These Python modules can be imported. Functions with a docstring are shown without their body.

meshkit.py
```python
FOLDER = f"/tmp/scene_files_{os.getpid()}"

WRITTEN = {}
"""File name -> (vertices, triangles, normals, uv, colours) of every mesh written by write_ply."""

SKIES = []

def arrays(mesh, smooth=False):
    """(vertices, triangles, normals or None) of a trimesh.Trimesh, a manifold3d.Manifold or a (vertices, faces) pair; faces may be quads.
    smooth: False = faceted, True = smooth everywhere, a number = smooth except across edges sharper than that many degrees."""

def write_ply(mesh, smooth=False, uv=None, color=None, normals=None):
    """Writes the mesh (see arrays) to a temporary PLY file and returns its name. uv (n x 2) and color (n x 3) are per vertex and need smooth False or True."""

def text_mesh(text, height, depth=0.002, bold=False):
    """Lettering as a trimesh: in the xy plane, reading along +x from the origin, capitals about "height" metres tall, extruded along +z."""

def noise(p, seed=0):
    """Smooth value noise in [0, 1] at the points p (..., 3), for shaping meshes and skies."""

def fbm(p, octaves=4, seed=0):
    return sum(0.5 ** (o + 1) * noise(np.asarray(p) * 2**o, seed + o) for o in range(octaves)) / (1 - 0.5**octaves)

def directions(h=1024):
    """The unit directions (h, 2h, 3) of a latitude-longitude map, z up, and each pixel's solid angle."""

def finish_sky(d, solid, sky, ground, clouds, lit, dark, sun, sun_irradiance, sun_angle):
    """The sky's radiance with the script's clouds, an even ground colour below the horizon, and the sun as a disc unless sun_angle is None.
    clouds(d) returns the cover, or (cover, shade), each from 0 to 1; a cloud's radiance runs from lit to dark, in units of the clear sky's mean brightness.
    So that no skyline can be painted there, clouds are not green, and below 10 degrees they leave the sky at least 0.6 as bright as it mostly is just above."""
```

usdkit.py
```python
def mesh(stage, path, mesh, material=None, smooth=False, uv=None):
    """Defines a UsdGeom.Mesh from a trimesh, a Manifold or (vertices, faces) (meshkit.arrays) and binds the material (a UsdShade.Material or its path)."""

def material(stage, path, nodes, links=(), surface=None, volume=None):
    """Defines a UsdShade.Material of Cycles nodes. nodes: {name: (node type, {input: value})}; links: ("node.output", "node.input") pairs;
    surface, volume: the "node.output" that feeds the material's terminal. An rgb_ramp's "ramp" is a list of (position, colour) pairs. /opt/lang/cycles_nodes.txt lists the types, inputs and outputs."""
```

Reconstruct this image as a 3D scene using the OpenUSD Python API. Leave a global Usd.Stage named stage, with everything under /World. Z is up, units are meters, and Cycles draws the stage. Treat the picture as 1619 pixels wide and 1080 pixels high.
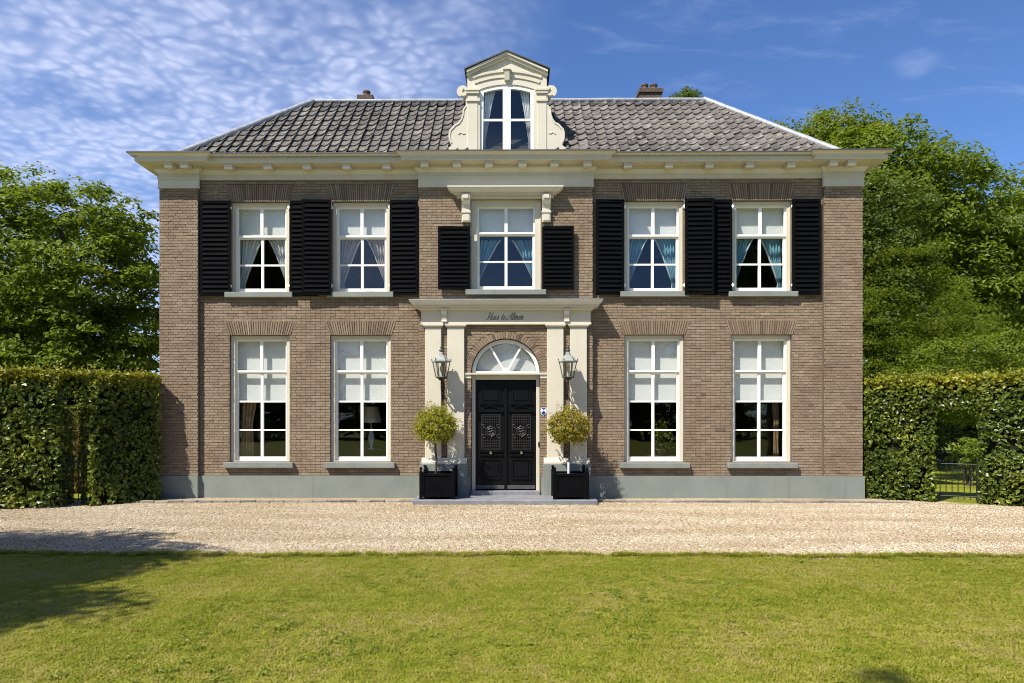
import math, random, re
import numpy as np, trimesh, usdkit, meshkit
from pxr import Usd, UsdGeom, UsdLux, UsdShade, Gf, Sdf, Vt
from shapely.geometry import Polygon, LineString, Point, box as sbox
from shapely.ops import unary_union

stage = Usd.Stage.CreateInMemory()
UsdGeom.SetStageUpAxis(stage, 'Z'); UsdGeom.SetStageMetersPerUnit(stage, 1.0)
UsdGeom.Xform.Define(stage, '/World'); UsdGeom.Scope.Define(stage, '/World/Looks')

# ------------------------------------------------------------------ camera, sky, sun
F, P0, HY, EYE, D0, YAW, CX = 1080.0, 800.0, 665.0, 1.72, 15.0, math.radians(0.5), 0.09
EXPOSURE = 0.72
cam = UsdGeom.Camera.Define(stage, '/World/camera')
cam.CreateHorizontalApertureAttr(36.0); cam.CreateVerticalApertureAttr(24.01)
cam.CreateFocalLengthAttr(36.0 * F / 1619)
cam.CreateHorizontalApertureOffsetAttr((809.5 - P0) / 1619 * 36)
cam.CreateVerticalApertureOffsetAttr((HY - 540) / 1619 * 36)
cam.CreateExposureAttr(EXPOSURE)
xf = UsdGeom.Xformable(cam)
xf.AddTranslateOp().Set(Gf.Vec3d(CX, -D0, EYE)); xf.AddRotateXYZOp().Set(Gf.Vec3f(90, 0, math.degrees(YAW)))

SUN_AZ, SUN_EL = math.radians(46), math.radians(52)          # the sun stands behind the camera, to the left
sun_dir = np.array([-math.sin(SUN_AZ) * math.cos(SUN_EL), -math.cos(SUN_AZ) * math.cos(SUN_EL), math.sin(SUN_EL)])
sun = UsdLux.DistantLight.Define(stage, '/World/sun')
sun.CreateIntensityAttr(1.25); sun.CreateAngleAttr(0.53); sun.CreateColorAttr(Gf.Vec3f(1.0, 0.935, 0.83)); sun.CreateNormalizeAttr(True)
zax = sun_dir; xax = np.cross([0, 0, 1], zax); xax /= np.linalg.norm(xax); yax = np.cross(zax, xax)
UsdGeom.Xformable(sun).AddTransformOp().Set(Gf.Matrix4d(*[float(a) for r in (list(xax) + [0], list(yax) + [0], list(zax) + [0], [0, 0, 0, 1]) for a in r]))

SKY = 0.080
dome = UsdLux.DomeLight.Define(stage, '/World/sky')
dome.GetPrim().SetCustomDataByKey('kind', 'structure')
skym = usdkit.material(stage, '/World/Looks/sky', {
    'sky': ('sky_texture', {'sky_type': 'single_scattering', 'sun_disc': False, 'sun_elevation': SUN_EL, 'sun_rotation': math.atan2(sun_dir[0], sun_dir[1]), 'air_density': 1.0, 'aerosol_density': 0.08, 'ozone_density': 3.0}),
    'tc': ('texture_coordinate', {}), 'sep': ('separate_xyz', {}),
    'zz': ('math', {'math_type': 'maximum', 'value2': 0.02}), 'z2': ('math', {'math_type': 'add', 'value2': 0.10}),
    'u': ('math', {'math_type': 'divide'}), 'v': ('math', {'math_type': 'divide'}), 'p': ('combine_xyz', {'z': 0.0}),
    # a bank of altocumulus: small puffs in loose rows, of uneven density
    'wn': ('noise_texture', {'scale': 7.0, 'detail': 3.0}), 'ws': ('vector_math', {'math_type': 'scale', 'scale': 0.11}), 'wp': ('vector_math', {'math_type': 'add'}),
    'mp': ('mapping', {'scale': (1.0, 1.12, 1.0), 'rotation': (0, 0, 0.3)}),
    'cell': ('voronoi_texture', {'scale': 31.0, 'feature': 'smooth_f1', 'smoothness': 0.9, 'randomness': 0.95}),
    'puff': ('map_range', {'range_type': 'smoothstep', 'from_min': 0.80, 'from_max': 0.10, 'to_min': 0.0, 'to_max': 1.0, 'clamp': True}),
    'fine': ('noise_texture', {'scale': 34.0, 'detail': 5.0, 'roughness': 0.62}), 'finer': ('map_range', {'from_min': 0.3, 'from_max': 0.7, 'to_min': 0.62, 'to_max': 1.0, 'clamp': True}),
    'pf': ('math', {'math_type': 'multiply'}),
    'den': ('noise_texture', {'scale': 3.4, 'detail': 4.0, 'roughness': 0.55}), 'denr': ('map_range', {'range_type': 'smoothstep', 'from_min': 0.30, 'from_max': 0.58, 'to_min': 0.34, 'to_max': 1.0, 'clamp': True}),
    'veil': ('math', {'math_type': 'multiply_add', 'value2': 0.66, 'value3': 0.36}),
    'big': ('noise_texture', {'scale': 1.9, 'detail': 4.0, 'roughness': 0.55}), 'ub': ('math', {'math_type': 'multiply_add', 'value2': 0.9, 'value3': -0.48}), 'mu': ('math', {'math_type': 'add'}),
    'mask': ('map_range', {'range_type': 'smoothstep', 'from_min': 0.14, 'from_max': -0.48, 'to_min': 0.0, 'to_max': 1.0, 'clamp': True}),
    'c1': ('math', {'math_type': 'multiply'}), 'c2': ('math', {'math_type': 'multiply'}), 'cov2': ('math', {'math_type': 'multiply', 'value2': 0.80}),
    # thin cirrus elsewhere
    'mw': ('mapping', {'scale': (0.9, 2.4, 1.0), 'rotation': (0, 0, -0.45), 'location': (3.1, 0.4, 0)}),
    'wis': ('noise_texture', {'scale': 3.6, 'detail': 7.0, 'roughness': 0.62, 'distortion': 0.6}),
    'wr': ('map_range', {'range_type': 'smoothstep', 'from_min': 0.50, 'from_max': 0.88, 'to_min': 0.0, 'to_max': 0.28, 'clamp': True}),
    'pd': ('vector_math', {'math_type': 'distance', 'vector2': (0.96, 1.60, 0.0)}), 'pr': ('map_range', {'range_type': 'smoothstep', 'from_min': 0.085, 'from_max': 0.0, 'to_min': 0.0, 'to_max': 0.50, 'clamp': True}), 'pm': ('math', {'math_type': 'multiply'}), 'tt': ('math', {'math_type': 'maximum'}),
    'tot': ('math', {'math_type': 'maximum'}),
    'tint': ('mix', {'mix_type': 'multiply', 'fac': 1.0, 'color2': (0.71, 0.92, 1.25)}), 'cm': ('mix', {'mix_type': 'mix', 'color2': (6.1, 6.7, 8.8)}),
    'bg': ('background_shader', {'strength': SKY}),
}, [('tc.generated', 'sep.vector'), ('sep.z', 'zz.value1'), ('zz.value', 'z2.value1'), ('sep.x', 'u.value1'), ('z2.value', 'u.value2'), ('sep.y', 'v.value1'), ('z2.value', 'v.value2'), ('u.value', 'p.x'), ('v.value', 'p.y'),
    ('p.vector', 'wn.vector'), ('wn.color', 'ws.vector1'), ('p.vector', 'wp.vector1'), ('ws.vector', 'wp.vector2'), ('wp.vector', 'mp.vector'), ('mp.vector', 'cell.vector'), ('cell.distance', 'puff.value'),
    ('p.vector', 'fine.vector'), ('fine.fac', 'finer.value'), ('puff.result', 'pf.value1'), ('finer.result', 'pf.value2'), ('pf.value', 'veil.value1'),
    ('p.vector', 'den.vector'), ('den.fac', 'denr.value'), ('p.vector', 'big.vector'), ('big.fac', 'ub.value1'), ('ub.value', 'mu.value1'), ('u.value', 'mu.value2'), ('mu.value', 'mask.value'),
    ('mask.result', 'c1.value1'), ('denr.result', 'c1.value2'), ('c1.value', 'c2.value1'), ('veil.value', 'c2.value2'), ('c2.value', 'cov2.value1'),
    ('p.vector', 'mw.vector'), ('mw.vector', 'wis.vector'), ('wis.fac', 'wr.value'), ('wr.result', 'tot.value1'), ('cov2.value', 'tt.value2'), ('wp.vector', 'pd.vector1'), ('pd.value', 'pr.value'), ('pr.result', 'pm.value1'), ('finer.result', 'pm.value2'), ('pm.value', 'tt.value1'), ('tt.value', 'tot.value2'),
    ('sky.color', 'tint.color1'), ('tint.color', 'cm.color1'), ('tot.value', 'cm.fac'), ('cm.color', 'bg.color')], surface='bg.background')
UsdShade.MaterialBindingAPI.Apply(dome.GetPrim()).Bind(skym)


# ------------------------------------------------------------------ helpers
def X(px, Y=0.0):
    u = (px - P0) / F
    return CX + (Y + D0) / (math.cos(YAW) + u * math.sin(YAW)) * (-math.sin(YAW) + u * math.cos(YAW))
def Z(py, Y=0.0):
    return EYE + (HY - py) * (D0 + Y) / F

taken = {}
def path_of(name, parent=None):
    base = str(parent.GetPath()) if parent is not None else '/World'
    k = taken.get((base, name), 0); taken[(base, name)] = k + 1
    return base + '/' + (name if k == 0 else f'{name}_{k:03d}')
def tag(prim, label=None, cat=None, group=None, kind=None):
    for k, v in (('label', label), ('category', cat), ('group', group), ('kind', kind)):
        if v: prim.SetCustomDataByKey(k, v)
    return prim
def obj(name, m, mat, parent=None, smooth=False, tone=None):
    g = usdkit.mesh(stage, path_of(name, parent), m, mat, smooth)
    g.CreateDoubleSidedAttr(True)
    if tone is not None:
        UsdGeom.PrimvarsAPI(g).CreatePrimvar('tone', Sdf.ValueTypeNames.FloatArray, 'vertex').Set(Vt.FloatArray.FromNumpy(np.asarray(tone, np.float32)))
    return g.GetPrim()
def xform(name, loc=(0, 0, 0), parent=None, rotz=0):
    x = UsdGeom.Xform.Define(stage, path_of(name, parent))
    if any(loc): x.AddTranslateOp().Set(Gf.Vec3d(*map(float, loc)))
    if rotz: x.AddRotateZOp().Set(rotz)
    return x.GetPrim()
def copy_of(src, name, loc, rotz=0, **k):
    x = xform(name, loc, None, rotz)
    x.GetReferences().AddInternalReference(src.GetPath()); x.SetInstanceable(True)
    UsdGeom.Xformable(x)
    tag(x, **k); return x
cat = trimesh.util.concatenate
def leaves(name, vf, mat, parent, seed=0):
    n = len(vf[0]) // 4; return obj(name, vf, mat, parent, tone=np.repeat(np.random.default_rng(seed + 77).random(n), 4))
def bx(x0, x1, y0, y1, z0, z1):
    b = trimesh.creation.box((abs(x1 - x0), abs(y1 - y0), abs(z1 - z0))); b.apply_translation(((x0 + x1) / 2, (y0 + y1) / 2, (z0 + z1) / 2)); return b
def chbx(x0, x1, y0, y1, z0, z1, c=0.008):
    pts = []
    for a, b_ in ((x0, 1), (x1, -1)):
        for e, f_ in ((y0, 1), (y1, -1)):
            for g, h in ((z0, 1), (z1, -1)):
                pts += [(a + b_ * c, e + f_ * c, g), (a + b_ * c, e, g + h * c), (a, e + f_ * c, g + h * c)]
    return trimesh.convex.convex_hull(np.array(pts))
def ext(poly, y0, y1):
    """a shapely polygon in (x, z), extruded from y0 to y1"""
    out = []
    for g in getattr(poly, 'geoms', [poly]):
        if g.is_empty or g.area < 1e-7: continue
        m = trimesh.creation.extrude_polygon(g, y1 - y0, engine='earcut')
        v = np.array(m.vertices); m = trimesh.Trimesh(np.stack([v[:, 0], v[:, 2] + y0, v[:, 1]], 1), np.array(m.faces)[:, ::-1], process=False); out.append(m)
    return cat(out)
def prof_yz(pts, x0, x1):
    """a profile in (y, z), extruded along x"""
    m = trimesh.creation.extrude_polygon(Polygon(pts), x1 - x0, engine='earcut'); v = np.array(m.vertices)
    return trimesh.Trimesh(np.stack([v[:, 2] + x0, v[:, 0], v[:, 1]], 1), m.faces, process=False)
def ring(x0, x1, z0, z1, wl, wr, wt, wb): return Polygon([(x0, z0), (x1, z0), (x1, z1), (x0, z1)], [[(x0 + wl, z0 + wb), (x1 - wr, z0 + wb), (x1 - wr, z1 - wt), (x0 + wl, z1 - wt)]])
def tube(pts, radii, sides=8, closed=True):
    p = np.asarray(pts, float); radii = np.broadcast_to(np.asarray(radii, float), (len(p),))
    t = np.gradient(p, axis=0); t /= np.linalg.norm(t, axis=1, keepdims=True) + 1e-12
    ref = np.array([0, 0, 1.0]) if abs(t[:, 2]).mean() < 0.8 else np.array([1.0, 0, 0])
    a = np.cross(t, ref); a /= np.linalg.norm(a, axis=1, keepdims=True) + 1e-12; b = np.cross(t, a)
    ang = np.arange(sides) * 2 * np.pi / sides
    v = (p[:, None] + radii[:, None, None] * (np.cos(ang)[None, :, None] * a[:, None] + np.sin(ang)[None, :, None] * b[:, None])).reshape(-1, 3)
    f = []
    for i in range(len(p) - 1):
        for j in range(sides):
            q = [i * sides + j, i * sides + (j + 1) % sides, (i + 1) * sides + (j + 1) % sides, (i + 1) * sides + j]
            f += [[q[0], q[2], q[1]], [q[0], q[3], q[2]]]
    n = len(v); v = np.vstack([v, p[0], p[-1]]); e = (len(p) - 1) * sides
    for j in range(sides): f += [[n, j, (j + 1) % sides], [n + 1, e + (j + 1) % sides, e + j]]
    return trimesh.Trimesh(v, np.array(f), process=False)
def spin(profile, sides=20, loc=(0, 0, 0)):
    m = trimesh.creation.revolve(np.array(profile, float), sections=sides); m.apply_translation(loc); return m
def curve(pts, n=8):
    """Catmull-Rom through the points"""
    p = np.asarray(pts, float); p = np.vstack([2 * p[0] - p[1], p, 2 * p[-1] - p[-2]]); out = []
    for i in range(1, len(p) - 2):
        t = np.linspace(0, 1, n, endpoint=False)[:, None]
        out.append(0.5 * (2 * p[i] + (p[i + 1] - p[i - 1]) * t + (2 * p[i - 1] - 5 * p[i] + 4 * p[i + 1] - p[i + 2]) * t ** 2 + (3 * p[i] - p[i - 1] - 3 * p[i + 1] + p[i + 2]) * t ** 3))
    return np.vstack(out + [p[-2:-1]])

# ------------------------------------------------------------------ materials
def mat(name, c1, c2=None, rough=0.6, scale=3.0, bump=0.0, bscale=60.0, spec=0.4, metal=0.0, stretch=(1, 1, 1), bdist=0.01, detail=6.0):
    c2 = c2 or c1
    n = {'g': ('geometry', {}), 'm': ('mapping', {'scale': stretch}), 'n': ('noise_texture', {'scale': scale, 'detail': detail, 'roughness': 0.62}),
         'r': ('rgb_ramp', {'ramp': [(0.30, c1), (0.70, c2)]}), 'p': ('principled_bsdf', {'roughness': rough, 'specular_ior_level': spec, 'metallic': metal})}
    l = [('g.position', 'm.vector'), ('m.vector', 'n.vector'), ('n.fac', 'r.fac'), ('r.color', 'p.base_color')]
    if bump:
        n['bn'] = ('noise_texture', {'scale': bscale, 'detail': 4.0}); n['b'] = ('bump', {'strength': bump, 'distance': bdist})
        l += [('m.vector', 'bn.vector'), ('bn.fac', 'b.height'), ('b.normal', 'p.normal')]
    return usdkit.material(stage, '/World/Looks/' + name, n, l, surface='p.BSDF')
def painted(name, c1, c2, stain, rough=0.55, amt=0.35):
    """paint with broad mottling and faint vertical run-off streaks"""
    n = {'g': ('geometry', {}), 'n': ('noise_texture', {'scale': 2.0, 'detail': 5.0, 'roughness': 0.6}), 'r': ('rgb_ramp', {'ramp': [(0.3, c1), (0.7, c2)]}),
         'm': ('mapping', {'scale': (9.0, 9.0, 0.7)}), 's': ('noise_texture', {'scale': 1.0, 'detail': 5.0, 'roughness': 0.65}), 'sr': ('map_range', {'range_type': 'smoothstep', 'from_min': 0.52, 'from_max': 0.80, 'to_min': 0.0, 'to_max': amt, 'clamp': True}),
         'd': ('noise_texture', {'scale': 26.0, 'detail': 5.0, 'roughness': 0.7}), 'dr': ('map_range', {'range_type': 'smoothstep', 'from_min': 0.60, 'from_max': 0.78, 'to_min': 0.0, 'to_max': amt * 0.8, 'clamp': True}), 'mx': ('mix', {'color2': stain}), 'm2': ('mix', {'color2': stain}),
         'bn': ('noise_texture', {'scale': 45.0, 'detail': 4.0}), 'b': ('bump', {'strength': 0.2, 'distance': 0.006}), 'p': ('principled_bsdf', {'roughness': rough, 'specular_ior_level': 0.35})}
    return usdkit.material(stage, '/World/Looks/' + name, n, [('g.position', 'n.vector'), ('n.fac', 'r.fac'), ('g.position', 'm.vector'), ('m.vector', 's.vector'), ('s.fac', 'sr.value'), ('r.color', 'mx.color1'), ('sr.result', 'mx.fac'),
        ('g.position', 'd.vector'), ('d.fac', 'dr.value'), ('mx.color', 'm2.color1'), ('dr.result', 'm2.fac'), ('m2.color', 'p.base_color'), ('g.position', 'bn.vector'), ('bn.fac', 'b.height'), ('b.normal', 'p.normal')], surface='p.BSDF')
def toned(name, ramp, rough=0.85, nscale=2.0, namt=0.5, dark=(0.45, 0.42, 0.40), bump=0.5, bscale=90.0, fine=0.25, spec=0.3, bdist=0.006, lift=None, lift_scale=7.0):
    """colour per piece from its primvar tone, weathered by noise"""
    n = {'a': ('attribute', {'attribute': 'tone'}), 'r': ('rgb_ramp', {'ramp': ramp}), 'g': ('geometry', {}),
         'n': ('noise_texture', {'scale': nscale, 'detail': 5.0, 'roughness': 0.6}), 'nr': ('rgb_ramp', {'ramp': [(0.36, dark), (0.62, (1, 1, 1))]}),
         'mx': ('mix', {'mix_type': 'multiply', 'fac': namt}), 'f': ('noise_texture', {'scale': 70.0, 'detail': 4.0, 'roughness': 0.7}), 'fr': ('rgb_ramp', {'ramp': [(0.3, (0.5, 0.5, 0.5)), (0.7, (1.35, 1.35, 1.35))]}),
         'm2': ('mix', {'mix_type': 'multiply', 'fac': fine}), 'bn': ('noise_texture', {'scale': bscale, 'detail': 4.0}), 'b': ('bump', {'strength': bump, 'distance': bdist}),
         'p': ('principled_bsdf', {'roughness': rough, 'specular_ior_level': spec})}
    l = [('a.fac', 'r.fac'), ('g.position', 'n.vector'), ('g.position', 'f.vector'), ('g.position', 'bn.vector'), ('n.fac', 'nr.fac'), ('r.color', 'mx.color1'), ('nr.color', 'mx.color2'),
         ('f.fac', 'fr.fac'), ('mx.color', 'm2.color1'), ('fr.color', 'm2.color2'), ('bn.fac', 'b.height'), ('b.normal', 'p.normal')]
    if lift:
        n['ln'] = ('noise_texture', {'scale': lift_scale, 'detail': 6.0, 'roughness': 0.7}); n['lr'] = ('map_range', {'from_min': 0.52, 'from_max': 0.66, 'to_min': 0.0, 'to_max': 0.8, 'clamp': True}); n['lm'] = ('mix', {'mix_type': 'mix', 'color2': lift})
        l += [('g.position', 'ln.vector'), ('ln.fac', 'lr.value'), ('lr.result', 'lm.fac'), ('m2.color', 'lm.color1'), ('lm.color', 'p.base_color')]
    else: l += [('m2.color', 'p.base_color')]
    return usdkit.material(stage, '/World/Looks/' + name, n, l, surface='p.BSDF')
def leafy(name, ramp, rough=0.45, trans=0.35, tcol=(0.16, 0.22, 0.02), nscale=0.8, spec=0.4):
    n = {'g': ('geometry', {}), 'tn': ('attribute', {'attribute': 'tone'}), 'n': ('noise_texture', {'scale': nscale, 'detail': 3.0}), 'ad': ('math', {'math_type': 'multiply_add', 'value2': 0.55}), 'sc': ('math', {'math_type': 'multiply_add', 'value2': 1.3, 'value3': -0.42}),
         'r': ('rgb_ramp', {'ramp': ramp}), 'p': ('principled_bsdf', {'roughness': rough, 'specular_ior_level': spec}), 't': ('translucent_bsdf', {'color': tcol}), 'mx': ('mix_closure', {'fac': trans})}
    return usdkit.material(stage, '/World/Looks/' + name, n, [('g.position', 'n.vector'), ('n.fac', 'sc.value1'), ('tn.fac', 'ad.value1'), ('sc.value', 'ad.value3'), ('ad.value', 'r.fac'),
        ('r.color', 'p.base_color'), ('p.BSDF', 'mx.closure1'), ('t.BSDF', 'mx.closure2')], surface='mx.closure')

M = {}
M['brick'] = toned('brick', [(0.0, (0.112, 0.083, 0.057)), (0.2, (0.205, 0.152, 0.105)), (0.5, (0.262, 0.201, 0.139)), (0.8, (0.312, 0.243, 0.172)), (1.0, (0.40, 0.315, 0.235))], nscale=1.3, namt=0.6, dark=(0.70, 0.61, 0.56))
M['mortar'] = mat('mortar', (0.095, 0.075, 0.056), (0.15, 0.122, 0.094), 0.95, 6.0, 0.6, 120.0, 0.2)
M['side_brick'] = usdkit.material(stage, '/World/Looks/side_brick', {'g': ('geometry', {}), 'm': ('mapping', {'rotation': (0, math.pi / 2, math.pi / 2)}), 'b': ('brick_texture', {'color1': (0.27, 0.18, 0.12), 'color2': (0.2, 0.13, 0.09), 'mortar': (0.2, 0.16, 0.12), 'scale': 1.0, 'mortar_size': 0.006, 'brick_width': 0.22, 'row_height': 0.065}), 'p': ('principled_bsdf', {'roughness': 0.9})},
    [('g.position', 'm.vector'), ('m.vector', 'b.vector'), ('b.color', 'p.base_color')], surface='p.BSDF')
M['cream'] = painted('cream_paint', (0.565, 0.522, 0.418), (0.615, 0.575, 0.47), (0.40, 0.36, 0.27), 0.5, 0.30)
M['white'] = mat('white_paint', (0.78, 0.77, 0.71), (0.84, 0.83, 0.79), 0.4, 4.0, 0.1, 60.0)
M['grey'] = painted('grey_plinth_paint', (0.178, 0.200, 0.178), (0.220, 0.240, 0.214), (0.14, 0.14, 0.115), 0.75, 0.55)
M['sill'] = painted('grey_sill_stone', (0.175, 0.195, 0.18), (0.235, 0.252, 0.232), (0.15, 0.155, 0.13), 0.7, 0.5)
M['slab'] = mat('bluestone', (0.15, 0.155, 0.17), (0.24, 0.245, 0.26), 0.6, 5.0, 0.2, 60.0)
M['black'] = mat('black_paint', (0.0040, 0.0043, 0.0050), (0.0062, 0.0066, 0.0076), 0.6, 4.0, 0.1, 30.0, 0.012)
M['black_door'] = mat('black_door_paint', (0.0042, 0.0044, 0.005), (0.007, 0.0073, 0.0085), 0.36, 4.0, 0.1, 30.0, 0.14)
M['grille'] = mat('dark_grille', (0.014, 0.014, 0.014), (0.024, 0.023, 0.022), 0.45, 12.0)
M['iron'] = mat('black_iron', (0.008, 0.009, 0.008), (0.02, 0.021, 0.02), 0.5, 12.0, 0.2, 90.0)
M['zinc'] = mat('dark_zinc', (0.045, 0.047, 0.05), (0.085, 0.085, 0.085), 0.55, 8.0, 0.2, 50.0, 0.5)
M['lead'] = mat('pale_lead_flashing', (0.19, 0.195, 0.205), (0.36, 0.37, 0.385), 0.5, 9.0, 0.3, 40.0, 0.5)
M['copper'] = mat('weathered_copper', (0.028, 0.033, 0.028), (0.085, 0.095, 0.08), 0.5, 14.0, 0.3, 90.0, 0.5)
M['copper_light'] = mat('pale_patina', (0.19, 0.215, 0.195), (0.33, 0.35, 0.33), 0.5, 14.0, 0.3, 90.0, 0.5)
M['brass'] = mat('brass', (0.75, 0.6, 0.3), (0.8, 0.66, 0.36), 0.22, 8.0, 0, 60, 0.5, 1.0)
M['blind'] = mat('white_blind', (0.70, 0.70, 0.68), (0.74, 0.74, 0.725), 0.9, 2.0)
M['sheer'] = mat('pale_curtain', (0.55, 0.56, 0.56), (0.66, 0.66, 0.65), 0.9, 2.0)
M['teal'] = mat('teal_curtain', (0.11, 0.27, 0.35), (0.19, 0.37, 0.45), 0.85, 6.0)
M['rose'] = mat('pale_rose_curtain', (0.36, 0.30, 0.29), (0.50, 0.44, 0.42), 0.85, 6.0)
M['gold'] = mat('ochre_curtain', (0.20, 0.125, 0.055), (0.34, 0.235, 0.12), 0.85, 9.0)
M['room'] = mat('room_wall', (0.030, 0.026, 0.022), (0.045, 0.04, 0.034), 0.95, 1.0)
M['lamp_shade'] = mat('lamp_shade_cloth', (0.45, 0.40, 0.30), None, 0.9)
M['glass'] = usdkit.material(stage, '/World/Looks/glass', {'n': ('noise_texture', {'scale': 1.3, 'detail': 1.0}), 'g': ('geometry', {}), 'b': ('bump', {'strength': 0.05, 'distance': 0.05}), 'f': ('layer_weight', {'blend': 0.5}), 'pw': ('math', {'math_type': 'power', 'value2': 4.0}), 'fa': ('math', {'math_type': 'multiply_add', 'value2': 0.8, 'value3': 0.034}),
    't': ('transparent_bsdf', {'color': (0.95, 0.965, 0.96)}), 'gl': ('glossy_bsdf', {'color': (1, 1, 1), 'roughness': 0.0}), 'mx': ('mix_closure', {})},
    [('g.position', 'n.vector'), ('n.fac', 'b.height'), ('b.normal', 'gl.normal'), ('f.facing', 'pw.value1'), ('pw.value', 'fa.value1'), ('fa.value', 'mx.fac'), ('t.BSDF', 'mx.closure1'), ('gl.BSDF', 'mx.closure2')], surface='mx.closure')
M['tile'] = toned('roof_tile', [(0.0, (0.042, 0.038, 0.034)), (0.3, (0.098, 0.088, 0.077)), (0.65, (0.155, 0.141, 0.123)), (1.0, (0.235, 0.216, 0.188))], rough=0.8, nscale=1.0, namt=0.7, dark=(0.5, 0.48, 0.46), bump=0.6, bscale=40.0, fine=0.5, lift=(0.27, 0.255, 0.22))
M['deck'] = mat('roof_underlay', (0.02, 0.019, 0.018), (0.035, 0.033, 0.03), 0.9)
M['bark'] = mat('bark', (0.05, 0.038, 0.028), (0.11, 0.09, 0.068), 0.95, 8.0, 0.8, 30.0, 0.2, 0, (1, 1, 0.25), 0.03)
M['twigs'] = mat('hedge_core', (0.010, 0.013, 0.005), (0.032, 0.036, 0.012), 0.95, 14.0, 1.0, 30.0, 0.1, 0, (1, 1, 1), 0.05)
M['leaf_hedge'] = leafy('beech_leaves', [(0.0, (0.026, 0.042, 0.006)), (0.4, (0.075, 0.112, 0.012)), (0.72, (0.160, 0.200, 0.022)), (1.0, (0.36, 0.36, 0.045))], 0.36, 0.27, (0.17, 0.20, 0.012), 1.2, 0.5)
M['leaf_hedge_top'] = leafy('young_beech_leaves', [(0.0, (0.12, 0.15, 0.013)), (0.5, (0.26, 0.27, 0.02)), (0.85, (0.40, 0.36, 0.03)), (1.0, (0.42, 0.28, 0.05))], 0.4, 0.35, (0.25, 0.25, 0.02), 1.2)
M['leaf_mid'] = leafy('green_leaves', [(0.0, (0.050, 0.080, 0.007)), (0.45, (0.108, 0.158, 0.012)), (0.8, (0.170, 0.222, 0.016)), (1.0, (0.23, 0.265, 0.022))], 0.5, 0.38, (0.25, 0.32, 0.014), 0.5, 0.3)
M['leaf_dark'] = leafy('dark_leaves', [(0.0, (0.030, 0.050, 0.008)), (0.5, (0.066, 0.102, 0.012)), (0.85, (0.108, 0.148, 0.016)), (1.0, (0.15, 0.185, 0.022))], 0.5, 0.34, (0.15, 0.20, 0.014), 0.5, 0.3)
M['leaf_bright'] = leafy('bright_leaves', [(0.0, (0.070, 0.108, 0.008)), (0.5, (0.128, 0.180, 0.012)), (1.0, (0.19, 0.24, 0.016))], 0.55, 0.4, (0.24, 0.28, 0.01), 0.5, 0.25)
M['leaf_topiary'] = leafy('topiary_leaves', [(0.0, (0.12, 0.14, 0.010)), (0.4, (0.26, 0.275, 0.022)), (0.8, (0.42, 0.40, 0.036)), (1.0, (0.52, 0.42, 0.06))], 0.35, 0.25, (0.38, 0.34, 0.03), 4.0, 0.35)
M['leaf_topiary_red'] = leafy('reddish_topiary_leaves', [(0.0, (0.11, 0.13, 0.010)), (0.45, (0.26, 0.255, 0.022)), (0.78, (0.43, 0.35, 0.042)), (1.0, (0.50, 0.20, 0.06))], 0.35, 0.25, (0.38, 0.28, 0.035), 4.0, 0.35)
M['leaf_red'] = leafy('reddish_leaves', [(0.0, (0.05, 0.07, 0.01)), (0.5, (0.13, 0.13, 0.02)), (1.0, (0.26, 0.09, 0.03))], 0.4, 0.3, (0.25, 0.15, 0.02), 3.0)
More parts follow.
